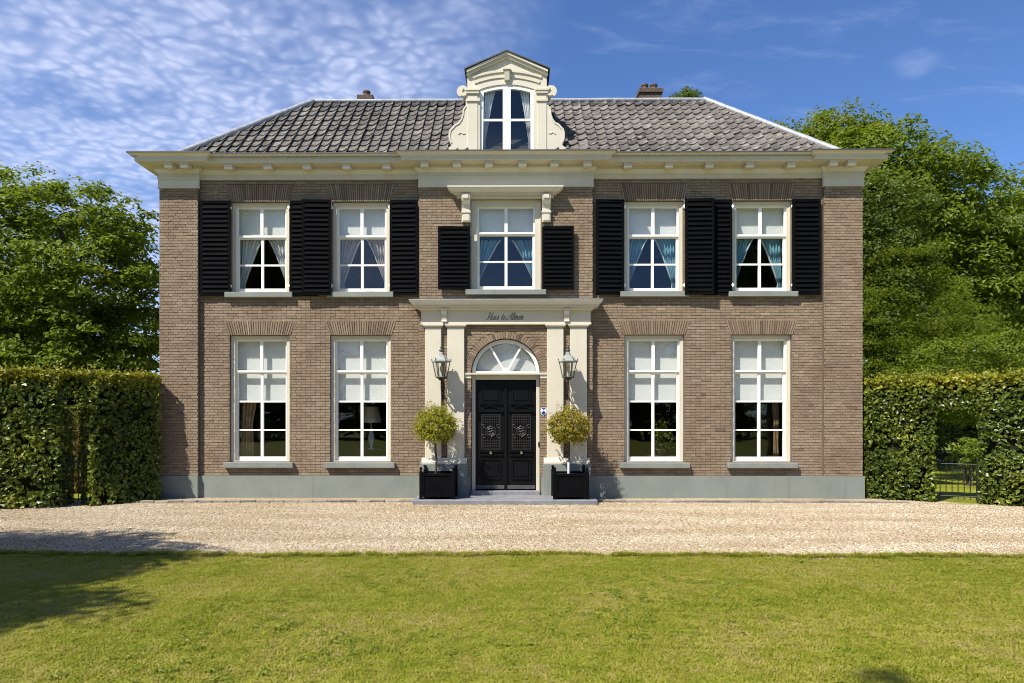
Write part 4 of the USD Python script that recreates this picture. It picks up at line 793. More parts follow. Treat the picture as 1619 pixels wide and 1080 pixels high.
# scrolled wings
wing = [(322, 345), (322, 440), (318, 450), (300, 470), (296, 500), (286, 530), (268, 556), (245, 566), (232, 580), (213, 600), (204, 630), (206, 665), (216, 690), (224, 706), (205, 722), (178, 727), (178, 760), (410, 760), (410, 345)]
wl = Polygon([C2(*p) for p in wing])
def spiral(cx, cy, r0, turns, flip):
    pts = [C2(cx + flip * (r0 * (1 - 0.55 * t / (2 * math.pi * turns))) * math.cos(t + math.pi * 0.0), cy - (r0 * (1 - 0.55 * t / (2 * math.pi * turns))) * math.sin(t)) for t in np.linspace(-0.8, 2 * math.pi * turns - 0.8, 40)]
    return LineString(pts).buffer(0.035)
for s in (1, -1):
    mirror = lambda g: g if s == 1 else affinity.scale(g, -1, 1, origin=(ax - 0.004, 0))
    body = mirror(wl.union(Point(*C2(300, 355)).buffer(0.125)).union(Polygon([C2(300, 325), C2(330, 335), C2(330, 440), C2(318, 448), C2(318, 380)])))
    notch = mirror(Point(*C2(276, 388)).buffer(0.075))
    wg = obj('scrolled_wing', ext(body.difference(notch), DY - 0.02, DY + 0.12), M['cream'], dorm)
    edge_line = mirror(LineString([C2(*p) for p in [(316, 452), (302, 475), (300, 502), (290, 535), (272, 562), (250, 574), (237, 588), (219, 606), (211, 632), (213, 663), (222, 688)]]).buffer(0.016))
    obj('wing_edge', ext(edge_line, DY - 0.034, DY - 0.0195), M['cream'], wg)
    obj('volute', ext(mirror(spiral(300, 355, 30, 1.25, -1)), DY - 0.05, DY - 0.0195), M['cream'], wg)
    obj('scroll_relief', ext(mirror(LineString(curve([C2(270, 632), C2(285, 622), C2(300, 630), C2(312, 628)], 6)).buffer(0.012)), DY - 0.032, DY - 0.0195), M['cream'], wg)
# window of the dormer
dw = xform('dormer_window', parent=dorm)
def arched(x0, x1, z0, drop): return Polygon([(x0, z0), (x1, z0)] + [(wm + (wx1 - wm) * t, z - drop) for t, z in ((t, Z(142, DY) + (Z(133.4, DY) - Z(142, DY)) * (1 - t * t)) for t in np.linspace(1, -1, 33)) if x0 <= wm + (wx1 - wm) * t <= x1])
outer = arched(wx0 + 0.004, wx1 - 0.004, zbase, 0.004); inner = arched(X(763.5, DY), X(839, DY), zbase + 0.12, 0.085)
cst = sbox(X(795, DY), zbase, X(807.5, DY), Z(130, DY)).intersection(outer)
bar = sbox(wx0 + 0.05, Z(190.5, DY), wx1 - 0.05, Z(187, DY))
obj('dormer_frame', ext(unary_union([outer.difference(inner), cst]), DY + 0.02, DY + 0.09), M['white'], dw)
obj('glazing_bar', ext(bar.difference(cst.buffer(0.001)), DY + 0.03, DY + 0.075), M['white'], dw)
for part in (inner.difference(cst.buffer(0.001)).difference(bar.buffer(0.001))).geoms: obj('pane', ext(part, DY + 0.05, DY + 0.054), M['glass'], dw)
zt_ = Z(139, DY); zb2 = zbase
for args in ((X(764, DY), X(783, DY), X(767, DY)), (X(839, DY), X(822, DY), X(836, DY))): curtain(dw, args[0], args[1], args[2], zb2, zt_, DY + 0.16, M['blind'], 4, 0.3)
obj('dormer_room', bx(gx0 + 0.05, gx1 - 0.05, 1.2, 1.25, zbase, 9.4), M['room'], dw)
# its roof and cheeks
rzA, rzE = Z(80.5, DY - 0.1), Z(107.5, DY - 0.1); re0, re1 = X(735.5, DY - 0.1), X(868.5, DY - 0.1)
tk = 0.05
rp = Polygon([(re0, rzE), (ax, rzA), (re1, rzE), (re1, rzE - tk), (ax, rzA - tk), (re0, rzE - tk)])
obj('dormer_roof', ext(Polygon([(re0 - 0.02, rzE + 0.0), (ax, rzA + 0.028), (re1 + 0.02, rzE + 0.0), (re1 + 0.02, rzE - 0.022), (ax, rzA), (re0 - 0.02, rzE - 0.022)]), DY - 0.115, 2.2), M['zinc'], dorm)
rake = lambda o, t: Polygon([(re0 + 0.03, rzE - 0.02 - o), (ax, rzA - o), (re1 - 0.03, rzE - 0.02 - o), (re1 - 0.03, rzE - 0.02 - o - t), (ax, rzA - o - t), (re0 + 0.03, rzE - 0.02 - o - t)])
obj('raking_cornice', cat([ext(rake(0.004, 0.05), DY - 0.09, DY - 0.004), ext(rake(0.0545, 0.06), DY - 0.05, DY - 0.004)]), M['cream'], dorm)
obj('dormer_cheek', cat([bx(gx0 - 0.03, gx0 + 0.02, DY + 0.161, 1.9, zbase, rzE - 0.03), bx(gx1 - 0.02, gx1 + 0.03, DY + 0.161, 1.9, zbase, rzE - 0.03)]), M['zinc'], dorm)

# ------------------------------------------------------------------ lanterns
def lantern(x, label):
    y, base = -0.48, 2.60
    L = xform('wall_lantern', (x, y, 0)); tag(L, label, 'wall lantern')
    R0, R1, z0, z1 = 0.115, 0.185, 2.64, 2.97
    hexa = lambda r, a0=0.0: [(r * math.cos(a0 + k * math.pi / 3), r * math.sin(a0 + k * math.pi / 3)) for k in range(6)]
    fr = []
    b0, b1 = hexa(R0), hexa(R1)
    for k in range(6):
        fr.append(tube([(*b0[k], z0), (*b1[k], z1)], 0.011, 6))
        for r, z_ in ((b0, z0), (b1, z1)): fr.append(tube([(*r[k], z_), (*r[(k + 1) % 6], z_)], 0.013, 6))
    obj('lantern_frame', cat(fr), M['copper'], L)
    for k in range(6):
        q = np.array([(*b0[k], z0), (*b0[(k + 1) % 6], z0), (*b1[(k + 1) % 6], z1), (*b1[k], z1)]); obj('lantern_pane', (q, np.array([[0, 1, 2], [0, 2, 3]])), M['glass'], L)
    rf = trimesh.creation.revolve(np.array([(0, 3.19), (0.035, 3.185), (0.05, 3.15), (0.06, 3.11), (0.11, 3.075), (0.16, 3.02), (0.215, 2.985), (0.215, 2.965), (0.19, 2.962), (0, 3.0)][::-1]), sections=6)
    obj('lantern_roof', rf, M['copper_light'], L)
    obj('vent_cap', spin([(0, 3.185), (0.03, 3.19), (0.055, 3.205), (0.05, 3.225), (0.02, 3.24), (0.018, 3.265), (0.03, 3.28), (0.018, 3.30), (0, 3.315)], 12), M['copper'], L, smooth=40)
    for k in range(6): fr = obj('roof_knob', spin([(0, 0), (0.012, 0.0), (0.008, 0.02), (0.014, 0.034), (0, 0.06)], 8, (0.205 * math.cos(k * math.pi / 3), 0.205 * math.sin(k * math.pi / 3), 2.985)), M['copper'], L)
    obj('burner', cat([tube([(0, 0, 2.63), (0, 0, 2.76)], [0.025, 0.018], 8), spin([(0, 2.76), (0.03, 2.78), (0.035, 2.83), (0.02, 2.88), (0, 2.89)], 12)]), M['lamp_shade'], L, smooth=40)
    wally = BAY - y
    obj('bracket', cat([tube(curve([(0, 0, 2.63), (0, 0.0, 2.50), (0, 0.04, 2.38), (0, 0.16, 2.30), (0, wally, 2.30)], 6), 0.018, 8),
        tube(curve([(0, 0.02, 2.45), (0, 0.12, 2.50), (0, 0.2, 2.42), (0, 0.15, 2.36), (0, 0.12, 2.42)], 6), 0.011, 6), tube([(0, 0, 2.49), (0, wally, 2.49)], 0.010, 6),
        chbx(-0.03, 0.03, wally - 0.014, wally + 0.003, 2.18, 2.56, 0.004), spin([(0, 2.56), (0.05, 2.58), (0.075, 2.61), (0.115, 2.635), (0, 2.64)], 12)]), M['iron'], L, smooth=30)
lantern(X(697.8, -0.48), 'hexagonal copper lantern on iron bracket, left of the front door')
lantern(X(898, -0.48), 'hexagonal copper lantern on iron bracket, right of the front door')

# the small shield plate
sgx, sgy, sgz = X(859.5, BAY), BAY - 0.005, Z(651, BAY)
sign = xform('shield_plate', (sgx, sgy, sgz)); tag(sign, 'small blue and white enamel shield plate on brick beside the door', 'sign')
sw, sh = 0.062, 0.085
shp = Polygon([(-sw, sh), (sw, sh), (sw, -0.02), (0.035, -0.065), (0, -sh), (-0.035, -0.065), (-sw, -0.02)])
obj('plate', ext(shp, -0.008, 0.0), M['white'], sign)
obj('blue_field', cat([ext(Polygon([(-sw + 0.008, sh - 0.006), (sw - 0.008, sh - 0.006), (0, 0.035)]), -0.0105, -0.0082), ext(Polygon([(0, 0.022), (0.05, -0.018), (0.03, -0.055), (0, -sh + 0.012), (-0.03, -0.055), (-0.05, -0.018)]), -0.0105, -0.0082)]), M['blue'], sign)

# ------------------------------------------------------------------ planters and topiary
def planter(x, y, label):
    P = xform('planter_box', (x, y, 0.10)); tag(P, label, 'planter')
    h, w = 0.335, 0.335; zt = 0.56
    for sx_, sy_, rz in ((0, -1, 0), (0, 1, 0), (1, 0, 90), (-1, 0, 90)):
        if rz == 0: m = cat([bx(-h + 0.03, h - 0.03, sy_ * h - 0.012, sy_ * h + 0.012, 0.06, zt - 0.06), ext(ring(-h + 0.03, h - 0.03, 0.05, zt - 0.03, 0.045, 0.045, 0.05, 0.06), sy_ * h - 0.024, sy_ * h + 0.024)])
        else:
            m = cat([bx(-h + 0.03, h - 0.03, sx_ * h - 0.012, sx_ * h + 0.012, 0.06, zt - 0.06), ext(ring(-h + 0.03, h - 0.03, 0.05, zt - 0.03, 0.045, 0.045, 0.05, 0.06), sx_ * h - 0.024, sx_ * h + 0.024)]); m.apply_transform(trimesh.transformations.rotation_matrix(math.pi / 2, (0, 0, 1)))
        obj('side_panel', m, M['black'], P)
    for sx_ in (-1, 1):
        for sy_ in (-1, 1):
            obj('corner_post', cat([chbx(sx_ * h - 0.032, sx_ * h + 0.032, sy_ * h - 0.032, sy_ * h + 0.032, 0.0, zt + 0.02, 0.006), spin([(0, zt + 0.02), (0.02, zt + 0.02), (0.014, zt + 0.04), (0.032, zt + 0.065), (0.026, zt + 0.095), (0, zt + 0.105)], 12, (sx_ * h, sy_ * h, 0))]), M['black'], P)
    obj('soil', bx(-h + 0.02, h - 0.02, -h + 0.02, h - 0.02, zt - 0.12, zt - 0.075), M['soil'], P)
planter(X(694, -0.62), -0.62, 'square black planter box with ball finials, left of the front door')
planter(X(900.5, -0.62), -0.62, 'square black planter box with ball finials, right of the front door')
def topiary(x, y, cz, rx, rz, seed, m, label, stem_pale):
    r = np.random.default_rng(seed); Tt = xform('topiary_tree', (x, y, 0)); tag(Tt, label, 'potted tree')
    obj('trunk', tube(curve([(0, 0, 0.58), (0.012, 0, 0.9), (-0.01, 0.01, 1.15), (0.0, 0, cz - 0.1)], 5), 0.021, 8), M['bark'], Tt, smooth=True)
    if stem_pale: obj('tree_guard', tube([(0, 0, 0.575), (0, 0, 0.84)], 0.028, 10), M['sheer'], Tt, smooth=40)
    for k in range(9):
        a = r.uniform(0, 6.28); e = r.uniform(0.2, 1.2); obj('branch', tube(curve([(0, 0, cz - 0.2), (0.5 * rx * math.cos(a) * math.cos(e), 0.5 * rx * math.sin(a) * math.cos(e), cz - 0.08 + 0.3 * rz * math.sin(e)), (0.85 * rx * math.cos(a) * math.cos(e), 0.85 * rx * math.sin(a) * math.cos(e), cz + 0.7 * rz * math.sin(e))], 4), [0.01] * 5 + [0.006] * 4, 5), M['bark'], Tt)
    ns = 640; d = r.normal(size=(ns, 3)); d /= np.linalg.norm(d, axis=1, keepdims=True)
    keep = d[:, 2] > -0.86; d = d[keep]; ns = len(d)
    lump = 0.85 + 0.30 * meshkit.fbm(d * 2.2 + seed, 3, seed); tip = d * np.array([rx, rx, rz]) * (lump * r.uniform(0.84, 1.07, ns))[:, None] + [0, 0, cz]
    C, N, S = [], [], []
    for k in range(ns):
        n = 10; dirn = d[k] + [0, 0, 0.25]; u = r.uniform(0, 1, n)
        base = tip[k] - d[k] * 0.10; cc = base + dirn * (0.11 + 0.12 * (r.random() < 0.18)) * u[:, None] + r.normal(size=(n, 3)) * 0.017
        C.append(cc); N.append(d[k] * 0.6 + r.normal(size=(n, 3)) * 0.55 + [0, 0, 0.5]); S.append(r.uniform(0.035, 0.062, n))
    inner = r.normal(size=(1100, 3)); inner /= np.linalg.norm(inner, axis=1, keepdims=True); inner = inner * (r.uniform(0.3, 0.8, 1100) ** 0.6)[:, None] * np.array([rx, rx, rz]) + [0, 0, cz]; inner = inner[inner[:, 2] > cz - 0.6 * rz]
    C.append(inner); N.append(r.normal(size=inner.shape) + [0, 0, 0.5]); S.append(r.uniform(0.04, 0.06, len(inner)))
    leaves('crown', leaf_mesh(np.vstack(C), np.vstack(N), np.concatenate(S), r, 0.42), M[m], Tt)
topiary(X(689, -0.62), -0.62, Z(674, -0.62), 0.44, 0.41, 11, 'leaf_topiary', 'round clipped yellow green standard tree in the left planter', False)
topiary(X(899, -0.62), -0.62, Z(677, -0.62), 0.44, 0.40, 12, 'leaf_topiary_red', 'round clipped standard tree with reddish shoots in the right planter', True)

# ------------------------------------------------------------------ edging stones along the house foot
er = np.random.default_rng(5)
def edging(x0, x1, y0, y1, label, h=0.045):
    E = xform('edging', ((x0 + x1) / 2, (y0 + y1) / 2, 0)); tag(E, label, 'kerb'); n = max(1, int(abs(x1 - x0) / 0.30)); 
    for k in range(n):
        t0, t1 = k / n, (k + 1) / n; xa, xb = -(x1 - x0) / 2 + (x1 - x0) * t0 + 0.005, -(x1 - x0) / 2 + (x1 - x0) * t1 - 0.005; yy = (y1 - y0) * ((t0 + t1) / 2 - 0.5) + er.normal(0, 0.006)
        m = chbx(xa, xb, yy - 0.05, yy + 0.05, -0.02, h + er.normal(0, 0.006), 0.012); obj('edging_stone', m, M['cobble'], E, tone=np.full(len(m.vertices), np.clip(er.normal(0.5, 0.25), 0, 1)))
edging(xl0 - 0.35, sx0 - 0.03, -0.78, -0.62, 'low row of worn edging stones in front of the house, left of the step')
edging(sx1 + 0.03, xr1 + 0.65, -0.62, -0.70, 'low row of worn edging stones in front of the house, right of the step')
for a, b in ((xl0 - 0.3, sx0 - 0.03), (sx1 + 0.03, xr1 + 0.4)):
    m = bx(a, b, -0.62, -0.03, 0.0, 0.022)
    tag(obj('gravel_strip', m, M['gravel']), 'narrow gravel strip between the plinth and the edging stones' + (', left of the step' if a < 0 else ', right of the step'), 'gravel strip', kind='structure')

# ------------------------------------------------------------------ hedges
def hedge(name, label, blocks, seed, top_z):
    """blocks: (x0, y0, x1, y1, thickness, z0, z1) runs along a line, front face towards the camera"""
    r = np.random.default_rng(seed); Hh = xform(name, (blocks[0][0], blocks[0][1], 0)); o = np.array([blocks[0][0], blocks[0][1], 0]); tag(Hh, label, 'hedge')
    cores, C, N, S, Ct, Nt, St = [], [], [], [], [], [], []
    for x0, y0, x1, y1, th, z0, z1 in blocks:
        p, q = np.array([x0, y0]), np.array([x1, y1]); L = np.linalg.norm(q - p); t = (q - p) / L; nb = np.array([-t[1], t[0]])
        if nb[1] < 0: nb = -nb
        quad = [p + t * 0.10 + nb * 0.20, q - t * 0.10 + nb * 0.20, q - t * 0.10 + nb * (th - 0.13), p + t * 0.10 + nb * (th - 0.13)]
        m = trimesh.creation.extrude_polygon(Polygon(quad), z1 - z0 - 0.16, engine='earcut'); m.apply_translation((0, 0, z0 + (0.02 if z0 < 0.1 else 0.08))); m.apply_translation(-o); cores.append(m)
        faces = [('front', L, z1 - z0), ('back', L, z1 - z0), ('end0', th, z1 - z0), ('end1', th, z1 - z0), ('top', L, th)] + ([('under', L, th)] if z0 > 0.1 else [])
        for kind, a, b in faces:
            n = int(a * b * (1000 if kind in ('front', 'top') else 480)); u, v_ = r.uniform(0, 1, n), r.uniform(0, 1, n)
            if kind in ('front', 'back'):
                gap = meshkit.fbm(np.c_[u * L * 5.5, v_ * (z1 - z0) * 5.5, np.full(n, seed + 5.0)], 2, seed + 8) > 0.235 + 0.06 * r.random(n)
                lump = 0.17 * (meshkit.fbm(np.c_[u * L * 1.3, v_ * (z1 - z0) * 1.3, np.full(n, seed + 1.0)], 3, seed) - 0.5) * 2 - 0.04
                lump += 0.07 * np.clip(0.5 - v_, 0, 1)
                dep = -lump + np.abs(r.normal(0, 0.10, n)) - 0.03; dd = dep if kind == 'front' else th - dep
                P = p + t * (u * L)[:, None] + nb * dd[:, None]; zc = z0 + v_ * (z1 - z0); nn = np.c_[np.tile(-nb if kind == 'front' else nb, (n, 1)), np.full(n, 0.35)]
            elif kind in ('end0', 'end1'):
                dep = np.abs(r.normal(0, 0.06, n)) - 0.04; P = (p + t * dep[:, None] if kind == 'end0' else q - t * dep[:, None]) + nb * (v_ * 0 + u * th)[:, None]; zc = z0 + v_ * (z1 - z0); nn = np.c_[np.tile(-t if kind == 'end0' else t, (n, 1)), np.full(n, 0.35)]
            else:
                P = p + t * (u * L)[:, None] + nb * (v_ * th)[:, None]; lump = 0.10 * (meshkit.fbm(np.c_[u * L * 1.6, v_ * th, np.full(n, 9.0)], 3, seed + 3) - 0.5) * 2
                zc = (z1 + lump - np.abs(r.normal(0, 0.05, n)) + 0.05) if kind == 'top' else z0 + np.abs(r.normal(0, 0.05, n)); nn = np.c_[np.zeros((n, 2)), np.full(n, 1.0 if kind == 'top' else -1.0)]
            cc = np.c_[P, zc] - o; ss = r.uniform(0.055, 0.125, n); nn = nn + r.normal(size=(n, 3)) * 0.80
            if kind == 'front': cc, nn, ss, zc = cc[gap], nn[gap], ss[gap], zc[gap]; n = len(cc)
            young = (zc > top_z - 0.20 + 0.08 * r.normal(size=n)) & (z1 >= top_z - 0.01)
            C.append(cc[~young]); N.append(nn[~young]); S.append(ss[~young]); Ct.append(cc[young]); Nt.append(nn[young]); St.append(ss[young])
        if z1 >= top_z - 0.01:      # young shoots above the clipped top
            n = int(L * th * 130); P = p + t * r.uniform(0, L, n)[:, None] + nb * r.uniform(0, th, n)[:, None]
            for k in range(n):
                hgt = abs(r.normal(0, 0.085)) + 0.03; m_ = 6; zc = top_z - 0.02 + hgt * np.linspace(0, 1, m_)
                Ct.append(np.c_[P[k] + r.normal(size=(m_, 2)) * 0.03, zc] - o); Nt.append(r.normal(size=(m_, 3)) * 0.6 + [0, -0.3, 0.6]); St.append(r.uniform(0.04, 0.075, m_))
    obj('branches', cat(cores), M['twigs'], Hh)
    leaves('foliage', leaf_mesh(np.vstack(C), np.vstack(N), np.concatenate(S), r, 0.66), M['leaf_hedge'], Hh)
    leaves('young_shoots', leaf_mesh(np.vstack(Ct), np.vstack(Nt), np.concatenate(St), r, 0.66), M['leaf_hedge_top'], Hh)
def gpt(px, py):
    d = EYE * F / (py - HY); y = d - D0; return X(px, y), y
la = (X(253.5, -0.42), -0.42); lb = gpt(146, 801.5); lc = gpt(92, 804); ld = (-10.6, -2.15); le = (-14.5, -3.3)
hedge('hedge', 'tall clipped beech hedge at the left end of the house', [(*lb, *la, 0.75, 0.0, 2.66), (*lc, *lb, 0.75, 1.95, 2.66), (*ld, *lc, 0.85, 0.0, 2.66), (*le, *ld, 0.85, 0.0, 2.66)], 21, 2.66)
ra = (X(1367, -0.05), -0.05); rb = gpt(1477, 794); rc = gpt(1549, 797.5); rd = (10.6, -1.75); re_ = (14.5, -2.8)
hedge('hedge', 'tall clipped beech hedge at the right end of the house', [(*ra, *rb, 0.75, 0.0, 2.62), (*rb, *rc, 0.75, 1.95, 2.62), (*rc, *rd, 0.85, 0.0, 2.62), (*rd, *re_, 0.85, 0.0, 2.62)], 22, 2.62)
def gate(p, q, back, h, label):
    p, q = np.array(p), np.array(q); t = (q - p) / np.linalg.norm(q - p); nb = np.array([-t[1], t[0]]); nb = nb if nb[1] > 0 else -nb; p = p + nb * back; q = q + nb * back
    o = np.array([*((p + q) / 2), 0]); G = xform('garden_gate', o); tag(G, label, 'gate'); L = np.linalg.norm(q - p); e = lambda s, z: np.array([*(t * (s - L / 2)), z])
    for z in (0.12, h - 0.12): obj('rail', tube([e(0.02, z), e(L - 0.02, z)], 0.013, 6), M['iron'], G)
    n = max(6, int(L / 0.10))
    for k in range(n + 1): obj('bar', tube([e(0.02 + (L - 0.04) * k / n, 0.06), e(0.02 + (L - 0.04) * k / n, h - 0.02), e(0.02 + (L - 0.04) * k / n, h + 0.04)], [0.009, 0.009, 0.002], 6), M['iron'], G)
    for s in (0.0, L): obj('gate_post', tube([e(s, 0), e(s, h + 0.05)], 0.022, 8), M['iron'], G)
gate(lc, lb, 0.38, 1.0, 'low black iron gate in the left hedge opening')
gate(rb, rc, 0.38, 0.92, 'low black iron gate in the right hedge opening')

# ------------------------------------------------------------------ trees and shrubs
def crown_mesh(blobs, nclump, cr, per, leaf, seed, aspect=0.6, fluff=1.0):
    r = np.random.default_rng(seed); C, N, S = [], [], []
    vol = np.array([b[3] * b[4] * b[5] for b in blobs]) ** 0.75; vol /= vol.sum()
    cnt = np.maximum(1, np.round(vol * nclump).astype(int))
    for (bx_, by, bz, rx, ry, rz), nc in zip(blobs, cnt):
        d = r.normal(size=(nc, 3)); d /= np.linalg.norm(d, axis=1, keepdims=True)
        rad = r.uniform(0.25, 1.0, nc) ** 0.42 * (0.82 + 0.36 * meshkit.fbm(d * 1.7 + seed, 2, seed))
        cen = d * rad[:, None] * [rx, ry, rz] + [bx_, by, bz]
        for k in range(nc):
            n = max(8, int(per * r.uniform(0.6, 1.4))); c_r = cr * r.uniform(0.6, 1.35)
            g = r.normal(size=(n, 3)); g /= np.linalg.norm(g, axis=1, keepdims=True); g *= (r.uniform(0, 1, n) ** 0.45)[:, None]
            g[:, 2] = np.abs(g[:, 2]) * r.choice([1, 1, -0.5], n)
            q = g * [c_r, c_r, c_r * 0.5]; q[:, 2] -= 0.25 * (q[:, 0] ** 2 + q[:, 1] ** 2) / c_r
            C.append(cen[k] + q); N.append(g * 0.5 + d[k] * 0.45 + [0, 0, 0.75] + r.normal(size=(n, 3)) * 0.45 * fluff); S.append(leaf * r.uniform(0.65, 1.3, n))
    return leaf_mesh(np.vstack(C), np.vstack(N), np.concatenate(S), r, aspect)
def tree(name, label, x, y, blobs, nclump, cr, per, leaf, seed, m, trunk_r=0.25, group=None, aspect=0.6, limbs=7):
    """blobs are ellipsoids relative to the foot of the tree"""
    r = np.random.default_rng(seed + 500); Tt = xform(name, (x, y, 0)); tag(Tt, label, 'tree', group)
    top = max(b[2] for b in blobs); 
    tk_ = curve([(0, 0, 0), (r.normal(0, 0.1), r.normal(0, 0.1), top * 0.33), (r.normal(0, 0.2), r.normal(0, 0.2), top * 0.66), (0, 0, top)], 6)
    obj('trunk', tube(tk_, np.linspace(trunk_r, trunk_r * 0.25, len(tk_)), 10), M['bark'], Tt, smooth=True)
    for k in range(limbs):
        b = blobs[k % len(blobs)]; t = np.array([b[0], b[1], b[2]]) + r.uniform(-0.6, 0.6, 3) * b[3:6]; z0 = min(t[2] * 0.6, top * r.uniform(0.3, 0.6)); s = np.array([0, 0, z0])
        pts = curve([s, s + (t - s) * [0.4, 0.4, 0.25], s + (t - s) * [0.75, 0.75, 0.7], t], 5); obj('limb', tube(pts, np.linspace(trunk_r * 0.45, trunk_r * 0.06, len(pts)), 7), M['bark'], Tt, smooth=True)
    leaves('crown', crown_mesh(blobs, nclump, cr, per, leaf, seed, aspect), M[m], Tt)
    return Tt
# left of the house
tree('broadleaf_tree', 'big dense green tree behind the left hedge', X(95, 7), 7.0, [(-0.3, 0, 6.7, 3.3, 2.8, 3.0), (-2.2, 0.4, 7.9, 2.4, 2.2, 2.2), (1.6, -0.2, 5.5, 2.0, 2.0, 2.6), (0.3, 0, 3.8, 3.2, 2.4, 1.5), (-3.0, 0, 4.2, 2.2, 2.0, 2.0)], 690, 0.62, 100, 0.16, 31, 'leaf_mid', 0.28)
tree('broadleaf_tree', 'dark green tree further back at the far left edge', X(-30, 13), 13.0, [(0, 0, 5.0, 4.0, 3.0, 3.2), (2.4, 0, 3.4, 2.6, 2.4, 2.2)], 260, 0.9, 90, 0.2, 32, 'leaf_dark', 0.3)
# right of the house
tree('broadleaf_tree', 'tall spreading green tree, highest behind the right hedge', X(1440, 13), 13.0, [(-0.4, 0, 9.9, 3.5, 3.0, 3.1), (-0.7, 0, 12.2, 1.9, 1.8, 1.7), (-2.4, 0.3, 11.4, 2.5, 2.2, 2.2), (2.4, 0, 9.2, 2.6, 2.4, 2.8), (0.4, 0, 6.6, 4.2, 3.2, 2.6), (-2.0, 0, 7.0, 2.8, 2.4, 3.0), (3.0, 0, 7.2, 2.2, 2.0, 2.4)], 900, 0.85, 90, 0.19, 33, 'leaf_mid', 0.4)
tree('broadleaf_tree', 'yellowish green tree top rising behind the right roof hip', X(1285, 17), 17.0, [(0, 0, 13.0, 2.7, 2.4, 2.9), (-1.2, 0, 13.6, 1.8, 1.8, 2.0), (1.6, 0, 14.2, 2.0, 1.8, 2.0), (0, 0, 9.0, 3.0, 2.6, 3.0)], 450, 0.8, 90, 0.19, 34, 'leaf_bright', 0.4)
tree('feathery_tree', 'bright feathery tree in front of the taller trees, right of the house', X(1462, 8), 8.0, [(-0.6, 0, 5.6, 1.9, 1.7, 2.1), (-1.5, 0, 4.6, 1.6, 1.5, 1.6), (0.6, 0, 4.8, 1.6, 1.5, 1.4), (-0.6, 0, 3.2, 2.2, 1.8, 1.4)], 330, 0.55, 110, 0.10, 35, 'leaf_bright', 0.18, aspect=0.35)
tree('broadleaf_tree', 'green tree cut off by the right edge, lower than the tallest one', X(1665, 15), 15.0, [(0, 0, 10.0, 3.2, 2.6, 2.4), (-2.2, 0, 8.4, 2.0, 1.8, 1.6), (0.5, 0, 6.2, 3.2, 2.6, 2.4), (-1.5, 0, 5.0, 2.6, 2.2, 1.8)], 480, 0.85, 80, 0.19, 36, 'leaf_mid', 0.35)
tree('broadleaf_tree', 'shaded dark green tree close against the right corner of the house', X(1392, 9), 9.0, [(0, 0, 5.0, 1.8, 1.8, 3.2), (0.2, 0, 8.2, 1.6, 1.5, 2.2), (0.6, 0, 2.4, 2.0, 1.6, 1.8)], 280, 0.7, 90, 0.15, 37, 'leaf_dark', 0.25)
tree('distant_tree', 'small pale tree top peeping over the ridge right of the chimney', X(1084, 24), 24.0, [(0, 0, 19.8, 0.8, 0.8, 0.75), (0.1, 0, 17.8, 1.0, 1.0, 1.6)], 170, 0.4, 80, 0.13, 38, 'leaf_dark', 0.3)
def shrub(name, label, x, y, blobs, nclump, cr, per, leaf, seed, m, cat_='shrub', group=None):
    r = np.random.default_rng(seed); S = xform(name, (x, y, 0)); tag(S, label, cat_, group)
    for k in range(5):
        b = blobs[k % len(blobs)]; t = np.array(b[:3]) + r.uniform(-0.5, 0.5, 3) * b[3:6]; obj('stem', tube(curve([(r.normal(0, 0.08), r.normal(0, 0.08), 0), t * [0.5, 0.5, 0.5], t], 5), np.linspace(0.018, 0.005, 11), 6), M['bark'], S)
    leaves('foliage', crown_mesh(blobs, nclump, cr, per, leaf, seed), M[m], S)
shrub('tall_shrub', 'broad olive green shrub rising over the right hedge', X(1530, 4.5), 4.5, [(0, 0, 2.9, 2.0, 1.4, 1.25), (1.6, 0, 3.4, 1.6, 1.3, 1.1), (-1.2, 0, 2.6, 1.4, 1.2, 0.9)], 260, 0.45, 95, 0.085, 41, 'leaf_mid')
shrub('tall_shrub', 'darker shrub seen through the right hedge opening, behind its gate', X(1530, 12.5), 12.5, [(0, 0, 1.9, 1.6, 1.0, 1.3), (-1.4, 0.4, 1.6, 1.2, 1.0, 1.2), (1.3, 0.2, 1.8, 1.2, 1.0, 1.3)], 200, 0.42, 90, 0.1, 42, 'leaf_dark')
shrub('tall_shrub', 'wide dark shrubbery closing the view beyond the right hedge opening', X(1540, 12), 12.0, [(0, 0, 1.2, 3.0, 1.2, 1.6), (3.0, 0, 1.4, 2.4, 1.2, 1.8), (-3.2, 0, 1.3, 2.4, 1.2, 1.7)], 230, 0.6, 80, 0.15, 46, 'leaf_dark')
shrub('garden_shrub', 'small bright shrub behind the right iron gate', X(1530, 3.2), 3.2, [(0, 0, 0.85, 0.42, 0.4, 0.38)], 40, 0.2, 70, 0.06, 43, 'leaf_mid')
shrub('garden_shrub', 'reddish leaved shrub seen through the left hedge opening', X(122, 1.2), 1.2, [(0.1, 0, 1.35, 0.55, 0.5, 0.55), (0, 0, 0.7, 0.5, 0.45, 0.6)], 80, 0.22, 80, 0.06, 44, 'leaf_red')
shrub('tall_shrub', 'dark shrub behind the reddish one beyond the left hedge', X(105, 4.5), 4.5, [(0, 0, 1.5, 2.4, 1.2, 1.5), (2.0, 0, 1.4, 1.6, 1.2, 1.4)], 190, 0.5, 90, 0.11, 45, 'leaf_dark')
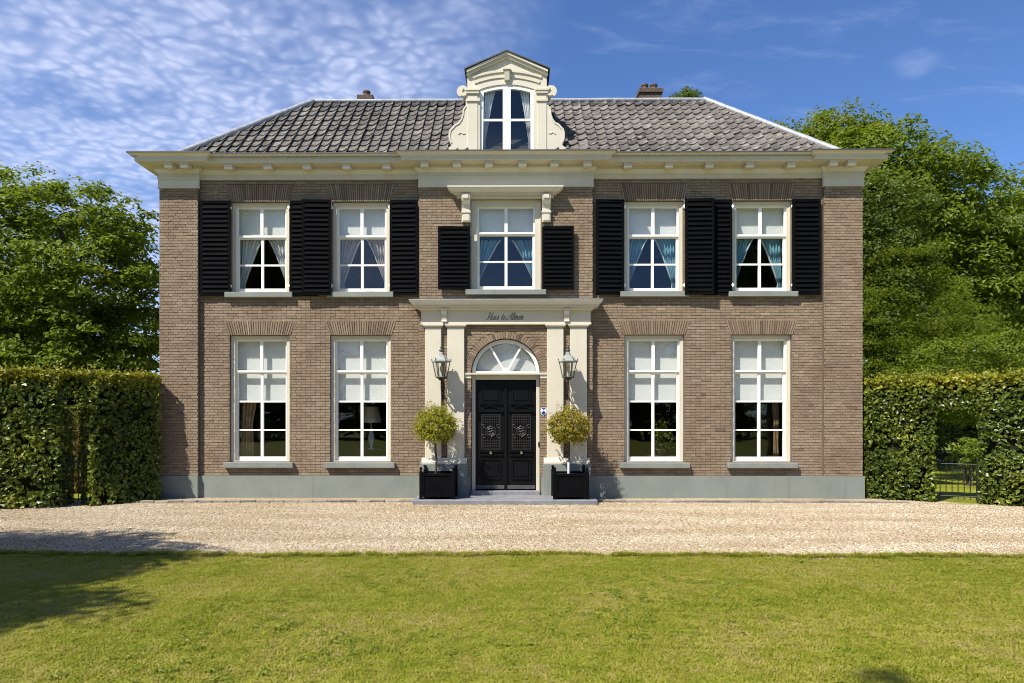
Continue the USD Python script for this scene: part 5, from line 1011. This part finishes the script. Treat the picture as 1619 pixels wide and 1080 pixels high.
# a belt of woods far behind the garden closes the horizon
def far_wood(label, x0, x1, y, h, n, seed, m):
    r = np.random.default_rng(seed); bl = [(r.uniform(x0, x1), r.normal(0, 2), h * r.uniform(0.35, 0.6), r.uniform(3, 5), 3, h * r.uniform(0.35, 0.5)) for _ in range(n)]
    W_ = xform('far_wood', (0, y, 0)); tag(W_, label, 'wood', kind='stuff'); leaves('foliage', crown_mesh(bl, n * 34, 1.3, 55, 0.42, seed), M[m], W_)
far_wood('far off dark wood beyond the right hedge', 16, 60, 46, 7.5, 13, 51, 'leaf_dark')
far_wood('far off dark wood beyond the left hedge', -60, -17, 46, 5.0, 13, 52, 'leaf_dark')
# the garden behind the camera: what throws the shade on the lawn and shows in the panes
shade = tree('broadleaf_tree', 'broad tree outside the picture whose shade falls on the left of the lawn', -12.1, -12.1, [(0, 0, 7.0, 3.4, 3.1, 3.2), (1.0, 0.8, 8.2, 2.0, 2.0, 2.2), (-1.5, 0, 6.0, 2.6, 2.6, 2.6), (2.5, -0.9, 6.3, 1.9, 2.2, 1.8), (2.3, -2.0, 6.0, 1.8, 1.6, 1.6)], 950, 0.75, 95, 0.16, 61, 'leaf_mid', 0.3)
tree('slim_tree', 'slim tree outside the picture, only its tip shades the lawn', -5.16, -17.9, [(0, 0, 6.2, 0.9, 0.9, 4.2), (0, 0, 10.2, 0.42, 0.42, 1.8), (0, 0, 12.6, 0.13, 0.13, 1.0), (0, 0, 13.35, 0.07, 0.07, 0.5)], 330, 0.18, 70, 0.09, 62, 'leaf_dark', 0.12)
tree('broadleaf_tree', 'broad tree outside the picture across the lawn on the right', 12.5, -17.0, [(0, 0, 7.5, 3.6, 3.4, 3.6), (-1.0, 0, 10.2, 2.4, 2.4, 2.4)], 330, 0.9, 90, 0.2, 63, 'leaf_dark', 0.35)
belt = tree('parkland_tree', 'dark tree in the row across the lawn behind the camera', -36, -50, [(0, 0, 5.8, 4.6, 4.0, 4.6), (2.6, 0, 4.6, 3.4, 3.0, 3.8), (-2.6, 0, 4.2, 3.4, 3.0, 3.6), (0, 0, 1.2, 5.5, 3.0, 1.6)], 300, 1.2, 60, 0.36, 64, 'leaf_dark', 0.4, 'row of trees across the lawn behind the camera')
for k, (x, y, rz) in enumerate([(-28, -53, 40), (-20, -49, 100), (-12, -52, 170), (-4, -50, 230), (4, -53, 300), (12, -50, 20), (20, -52, 80), (28, -49, 140), (36, -52, 210)]):
    copy_of(belt, 'parkland_tree', (x, y, 0), rz, label='dark tree in the row across the lawn behind the camera', cat='tree', group='row of trees across the lawn behind the camera')
